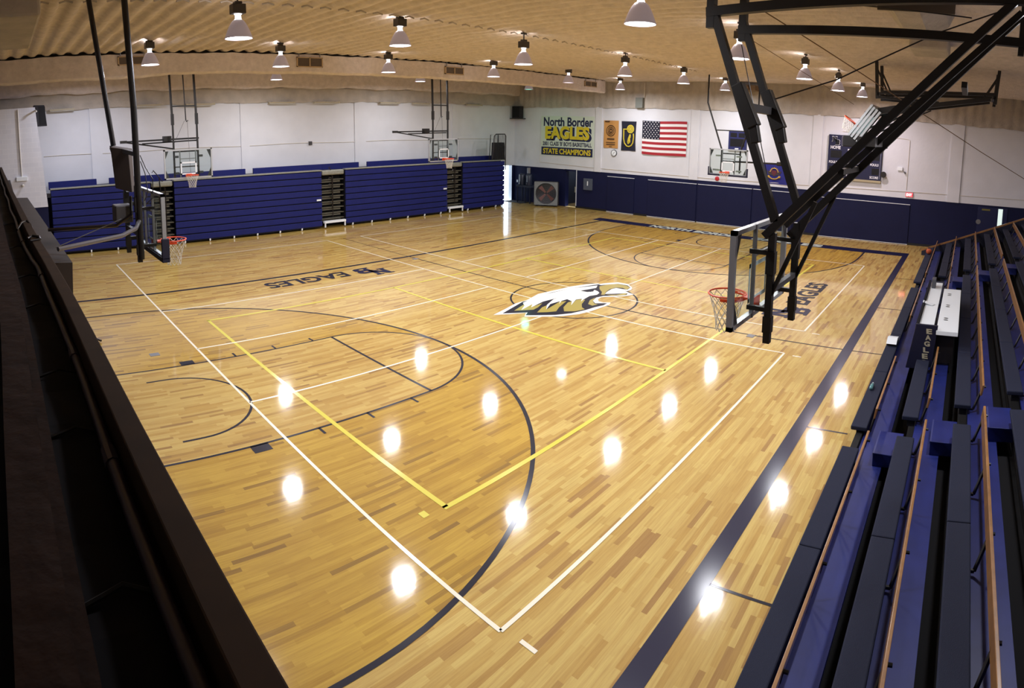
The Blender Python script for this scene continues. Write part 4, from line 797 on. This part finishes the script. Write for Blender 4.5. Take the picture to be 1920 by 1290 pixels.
# ceiling ducts at right
t = thing('air_duct', (9.5, -9.3, 7.3), 'foam-covered air duct under the ceiling at the upper right', 'duct')
m = MB(); pr_ = [(-.62,.35),(-.45,-.05),(-.1,-.3),(.3,-.3),(.6,0),(.62,.35)]
vs = [(8.3, -9.25+a, 7.3+b) for a, b in pr_]+[(10.7, -9.25+a, 7.3+b) for a, b in pr_]; n = len(pr_)
m.add(vs, [tuple(range(n)), tuple(range(2*n-1, n-1, -1))]+[(i,(i+1) % n,(i+1) % n+n,i+n) for i in range(n)]).build('body', FOAMG, t)
MB().box((8.25,-9.9,7.0),(8.3,-8.7,7.5)).build('end_cap', mat('dark_duct_cap','#3e342b',.8), t)
tag(MB().box((-4.0,.4,7.05),(-.45,4.2,7.48)).build('ceiling_duct_box', FOAMG, bevel=.06), 'foam-covered duct box under the ceiling in the upper left corner', 'duct')
tag(MB().box((12.9,-9.6,7.15),(14.3,-8.7,7.5)).build('ceiling_box', FOAMG, bevel=.05), 'foam-covered box under the ceiling beyond the air duct', 'duct')
tag(MB().box((27.7,.4,7.05),(28.44,1.4,7.3)).tube([(27.7,.9,7.15),(27.55,.9,7.15)], .18, 14).build('unit_heater', mat('rusty_heater','#7c6650',.7,var=.2,scale=12)), 'small brown heater unit high at the far wall above far basket', 'heater')
def cable(pts, lab, r=.01, m_=BLACKG): return tag(MB().tube(pts, r, 6).build('ceiling_cable', m_), lab, 'cable')
cable([(8.0,-6.0,7.42),(12.5,-9.0,5.75),(15.5,-10.6,4.9),(20,-13.2,3.6)], 'brown cable slanting from the lamps down to the far right', .011, mat('brown_cable','#6a5037',.6))
cable([(XH,-6.4,6.1),(12.0,-5.0,7.2)], 'thin cable from the ceiling to the raised basket', .008, MATS['brown_cable'])

# ------------------------------------------------------------------ open bleachers on the right
NR = 6; DY = .815
SX = [(.3, 7.42), (8.08, 18.0), (18.85, 25.9)]
secn = ['near section', 'middle section', 'far section']
rown = ['lowest row', 'second row', 'third row', 'fourth row', 'fifth row', 'sixth row']
for k_ in range(NR):
    ys = -8.79-.808*k_; zs = .41+.28*k_; yr = -9.19-.825*k_
    for s_, (xa, xb) in enumerate(SX):
        segs = [(xa, xb)]; rails = [(xa, xb-.1 if s_ == 0 else xb)]
        if s_ == 1 and k_ == 1: segs = [(xa, 10.72), (15.2, xb)]; rails = [(xa, 10.6), (15.6, xb)]
        if s_ == 1 and k_ == 0: rails = [(xa, 10.6), (13.6, xb)]
        for gi, (a, b) in enumerate(segs):
            extra = '' if len(segs) == 1 else (', before the scorer table' if gi == 0 else ', past the scorer table')
            t = thing('bleacher_bench', ((a+b)/2, ys-.12, zs), 'slate seat bench with oak backrest, %s of the %s%s' % (rown[k_], secn[s_], extra), 'bench', 'bench rows of the open bleachers')
            n = max(1, round((b-a)/2.4)); 
            for j in range(n):
                x0 = a+(b-a)*j/n; x1 = a+(b-a)*(j+1)/n
                MB().box((x0+.004, ys-.26, zs-.07), (x1-.004, ys, zs)).build('seat', SEATM, t, bevel=.015)
            MB().box((a+.1, ys-.2, zs-.2), (b-.1, ys-.08, zs-.07)).build('seat_support', BLEACHD, t)
            if k_ in (0, 1) and s_ == 1: rr = [rails[min(gi, len(rails)-1)]] if len(segs) > 1 else rails
            else: rr = rails
            for (c, d) in rr:
                m = MB().add([(c,yr+.045,zs+.17),(d,yr+.045,zs+.17),(d,yr+.015,zs+.17),(c,yr+.015,zs+.17),(c,yr+.02,zs+.34),(d,yr+.02,zs+.34),(d,yr-.015,zs+.34),(c,yr-.015,zs+.34)],[(0,3,2,1),(4,5,6,7),(0,1,5,4),(1,2,6,5),(2,3,7,6),(3,0,4,7)])
                bk = m.build('backrest', OAK, t, bevel=.006)
                nb_ = max(2, round((d-c)/1.3)+1)
                for j in range(nb_):
                    x = c+.15+(d-c-.3)*j/(nb_-1)
                    MB().bar((x,yr+.01,zs+.26),(x-.01,yr+.03,zs+.16),.03).bar((x,yr+.03,zs+.18),(x-.05,ys-.3,zs-.1),.028).bar((x-.05,ys-.3,zs-.1),(x-.05,ys-.22,zs-.1),.03).tube([(x,yr-.0,zs+.26),(x,yr-.045,zs+.26)], .018, 6).build('bracket', BLACK, bk)
t = thing('bleacher_platform', (13, -11, 0), 'blue painted stepped decks of the open bleachers on the right', 'bleacher')
for k_ in range(NR):
    y0 = -8.86-.812*k_; z = .28*(k_+1)-.02
    MB().box((.25, y0-.14, z-.05), (25.95, y0-.56, z)).build('deck', DECKM, t)
    MB().box((.25, y0-.02, 0.01), (25.95, y0-.83, z-.2)).build('void_shade_fill', VOID, t)  # black block fills the open void between decks, painting its shade
    MB().box((.3, y0, .02), (25.9, y0-.6, z-.3)).build('under_shade_fill', VOID, t) if k_ > 0 else MB().box((.3,y0-.02,.02),(25.9,y0-.12,.3)).build('under_shade_fill', VOID, t)  # more black fill under the tiers, shade put into the colour
for s_, xm in enumerate((7.6, 18.3)):
    for k_ in range(NR-1):
        t = thing('aisle_step', (xm, -9.46-.81*k_, .26+.28*k_), 'blue box step in the %s aisle, beside the %s' % (('near','far')[s_], rown[k_]), 'step', 'aisle steps of the open bleachers')
        y = -9.28-.813*k_; z1 = .46+.285*k_
        MB().box((xm-.36, y, .262+.28*k_-.0), (xm+.36, y-.38, z1)).build('box', DECKM, t, bevel=.008)
        MB().box((xm-.361, y+.002, z1-.035), (xm+.361, y-.02, z1+.001)).build('nosing', mat('worn_step_edge','#3a4075',.4), t)
# end panel and sloping hand rail
t = thing('end_rail', (26.0, -10.8, 0), 'sloping oak-topped rail and dark panel at the far end of open bleachers', 'railing')
MB().add([(26.0,-8.5,.02),(26.0,-14.3,.02),(26.0,-14.3,2.55),(26.0,-8.5,.22),(26.06,-8.5,.02),(26.06,-14.3,.02),(26.06,-14.3,2.55),(26.06,-8.5,.22)],[(0,1,2,3),(7,6,5,4),(0,4,5,1),(1,5,6,2),(2,6,7,3),(3,7,4,0)]).build('panel', mat('navy_end_panel','#10122c',.6), t)
MB().bar((26.03,-8.48,.24),(26.03,-14.3,2.58),.07).build('hand_rail', OAK, t)
# scorer's table
t = thing('scorer_table', (12.8, -9.9, .5), 'scorer table with two white tops and navy padded lettered end panel', 'table')
MB().box((10.85,-9.58,1.3),(14.9,-9.88,1.335)).build('tabletop', WHITEP, t)
MB().box((10.72,-9.94,1.22),(14.4,-10.38,1.31)).build('rear_top', WHITEP, t, bevel=.008)
for x in (11.6, 12.7, 13.8):
    for dx in (-.07,.07): m = MB(); m.add([(x+dx+.035*math.cos(2*PI*j/16), -10.1+.05*math.sin(2*PI*j/16), 1.3115) for j in range(16)], [tuple(range(16))]); m.build('cable_hole', BLACK, t)
MB().add([(10.8,-9.42,.48),(14.95,-9.42,.48),(14.95,-9.52,1.38),(10.8,-9.52,1.38),(10.8,-9.46,.48),(14.95,-9.46,.48),(14.95,-9.57,1.38),(10.8,-9.57,1.38)],[(0,1,2,3),(7,6,5,4),(0,4,5,1),(1,5,6,2),(2,6,7,3),(3,7,4,0)]).build('front_panel', NAVYV, t)
MB().add([(10.74,-9.38,.48),(10.74,-9.9,.48),(10.74,-9.97,1.4),(10.74,-9.53,1.4),(10.8,-9.38,.48),(10.8,-9.9,.48),(10.8,-9.97,1.4),(10.8,-9.53,1.4)],[(0,1,2,3),(7,6,5,4),(0,4,5,1),(1,5,6,2),(2,6,7,3),(3,7,4,0)]).build('end_panel', mat('navy_padded_vinyl','#10112a',.5), t, bevel=.01)
for i_, ch in enumerate('EAGLES'):
    m = MB(); z_ = 1.22-.128*i_; text_mb(m, ch, (10.732, -9.69+.0*i_-.012*(5-i_), z_), (0,-1,0), (0,.1,1), .115, .105, .045); m.build('lettering', mat('silver_lettering','#a39b84',.5), t, normals=False)
MB().box((10.9,-9.9,.6),(11.0,-10.3,1.22)).box((14.2,-9.9,.6),(14.3,-10.3,1.22)).box((10.9,-9.75,.3),(14.3,-9.8,1.3)).build('frame', BLACK, t)
tag(MB().box((14.2,-9.62,1.336),(14.55,-9.72,1.56)).build('game_controller', mat('grey_controller','#4c4c52',.5), bevel=.01), 'dark upright control box on the far end of the scorer table', 'control box')
tag(MB().add([(12.55,-9.52,1.38),(12.75,-9.52,1.38),(12.62,-9.8,1.345),(12.45,-9.75,1.345),(12.55,-9.52,1.384),(12.75,-9.52,1.384),(12.62,-9.8,1.349),(12.45,-9.75,1.349)],[(0,3,2,1),(4,5,6,7),(0,1,5,4),(1,2,6,5),(2,3,7,6),(3,0,4,7)]).build('paper_sheet', WHITEP), 'folded white paper lying on the scorer table', 'paper')
t = thing('possession_arrow_box', (12.35, -8.92, .41), 'white folded card on a black stand on the lowest bench seat', 'sign')
MB().box((12.15,-8.82,.412),(12.55,-9.03,.46)).build('stand', BLACK, t); MB().add([(12.1,-8.8,.47),(12.35,-8.8,.55),(12.6,-8.8,.50),(12.1,-9.03,.47),(12.35,-9.03,.55),(12.6,-9.03,.50)],[(0,1,4,3),(1,2,5,4)]).build('card', WHITEP, t)
t = thing('water_bottle', (9.67, -8.87, .41), 'clear green plastic water bottle lying on the lowest bench seat', 'bottle'); MB().tube([(9.57,-8.87,.445),(9.75,-8.87,.445),(9.79,-8.87,.445),(9.82,-8.87,.445)], [.033,.033,.013,.013], 12).build('body', mat('clear_green_plastic','#5f8c90',.15), t, smooth=True)
MB().tube([(9.82,-8.87,.445),(9.84,-8.87,.445)], .015, 10).build('cap', WHITEP, t)
t = thing('basketball', (24.2, -8.93, .53), 'orange basketball resting on the lowest seat near the far wall', 'ball')
bm_ = MB(); NU, NV = 24, 14
bm_.lathe([(max(.0005,.12*math.sin(PI*i/NV)), -.12*math.cos(PI*i/NV)) for i in range(NV+1)], (24.2,-8.93,.53), NU).build('ball', mat('orange_leather','#b5532c',.7,bump=.4,bscale=200), t, smooth=True)
m = MB()
for ax in range(3): m.tube([(24.2+(.1195*math.cos(a) if ax != 0 else 0), -8.93+(.1195*(math.sin(a) if ax == 2 else math.cos(a) if ax == 0 else 0)), .53+(.1195*math.sin(a) if ax != 2 else 0)) for a in [2*PI*j/24 for j in range(24)]], .003, 4, closed=True)
m.build('seam', BLACK, t)

# ------------------------------------------------------------------ near end: balcony, its ledge and the folded stack below
struct(MB().box((XN,YR,3.2),(-1.0,14.6,3.35)).build('floor_balcony', mat('dark_balcony_floor','#17110e',.8)))
struct(MB().box((-1.08,YR,0),(-1.0,14.6,3.2)).build('wall_balcony', WALLN))
t = thing('balcony_ledge', (-1.15, 0, 3.35), 'dark boarded ledge and vinyl padding along the near balcony edge', 'ledge')
EDGE = [(-14.3,-.9),(-9.4,-.90),(-8.3,-.915),(-7.4,-.92),(-6.6,-.93),(-5.6,-.955),(-4.1,-1.01),(-2.5,-1.05),(1.0,-1.12),(8.0,-1.24),(12.3,-1.30)]
def edge_x(y):
    for (ya, xa), (yb, xb) in zip(EDGE, EDGE[1:]):
        if y <= yb: return xa+(xb-xa)*(y-ya)/(yb-ya)
    return EDGE[-1][1]
YS = [-14.3+.35*i for i in range(77)]
def sweep(a, b, z0, z1, wob=0):
    m = MB(); vs = []
    for y in YS:
        e = edge_x(y); w_ = wob*math.sin(y*5.3)+wob*.6*math.sin(y*11.7)
        vs += [(e+a, y, z0), (e+b, y, z0), (e+b, y, z1+w_), (e+a, y, z1+w_*.5)]
    n = len(YS); fs = [(0,1,2,3), tuple(range(4*n-1, 4*n-5, -1))]
    for i in range(n-1):
        for j in range(4): fs.append((4*i+j, 4*i+(j+1) % 4, 4*i+4+(j+1) % 4, 4*i+4+j))
    return m.add(vs, fs)
sweep(-.085,0,3.5,4.0).build('outer_board', BROWNM, t, bevel=.006)
sweep(-.30,-.085,3.35,3.86,.012).build('padding', NAVYV, t, smooth=False)
sweep(-.345,-.305,3.35,3.93).build('inner_board', BROWND, t)
sweep(-.47,-.35,3.35,3.99,.004).build('top_board', BROWND, t)
sweep(-.75,-.475,3.35,3.82,.008).build('bench_top', NAVYV, t)
for y in (-8.95,-8.1,-7.5,-6.3,-5.4,-4.0,-2.2): MB().tube([(edge_x(y)-.3,y,3.87),(edge_x(y)-.2,y+.03,3.885),(edge_x(y)-.09,y-.03,3.875)], .008, 6).build('strap', mat('black_strap','#09070a',.8), t)
t = thing('pipe', (-1.03, -4, 3.95), 'dark conduit pipe running along the balcony ledge', 'pipe')
pts = [(edge_x(y)-.115-.02*(1 if y > -5 else 0)+.008*math.sin(y*2.3), y, 3.90+.012*math.sin(y*1.9)) for y in YS]
MB().tube(pts, .021, 10).build('tube', CONDUIT, t, smooth=True)
for i_ in (14, 17, 20, 25, 30): 
    p_ = Vector(pts[i_]); MB().tube([p_-Vector((0,.05,0)), p_+Vector((0,.05,0))], .027, 10).build('coupling', CONDUIT, t)
tag(MB().tube([(-1.2,-3.4,3.97),(-1.14,-3.2,4.02),(-1.08,-3.1,4.03),(-1.03,-3.15,3.98),(-1.0,-3.3,3.88),(-1.0,-3.5,3.75)], .012, 8).tube([(-1.12,-4.3,4.01),(-1.07,-4.2,4.015),(-1.0,-4.25,4.01),(-1.0,-4.4,4.01),(-1.1,-4.45,4.01)], .012, 8).tube([(-.99,-5.4,3.95),(-.93,-5.3,3.9),(-.9,-5.5,3.8),(-.95,-5.7,3.7)], .012, 8).build('black_cable', BLACKG), 'loops of black cable hung over the balcony ledge', 'cable')
t = thing('folded_bleacher', (-.7, 5, 0), 'dark folded bleacher stack below the balcony at the near end', 'bleacher')
MB().box((-.98,-1.15,.05),(-.42,9.3,2.6)).build('frame', mat('dark_navy_panel','#0e0f22',.7), t)
MB().add([(-.99,-1.2,2.6),(-.38,-1.2,2.6),(-.55,9.3,2.6),(-.99,9.3,2.6),(-.99,-1.2,3.12),(-.36,-1.2,3.08),(-.56,9.3,3.1),(-.99,9.3,3.12)],[(0,3,2,1),(4,5,6,7),(0,1,5,4),(1,2,6,5),(2,3,7,6),(3,0,4,7)]).build('top_cover', mat('brown_cover','#33261c',.7,var=.15,scale=3), t)
tag(MB().bar((.15,5.2,.03),(.75,3.9,.05),.035).build('floor_rod', BLACK), 'short black rod lying on the floor by the near folded stack', 'rod')
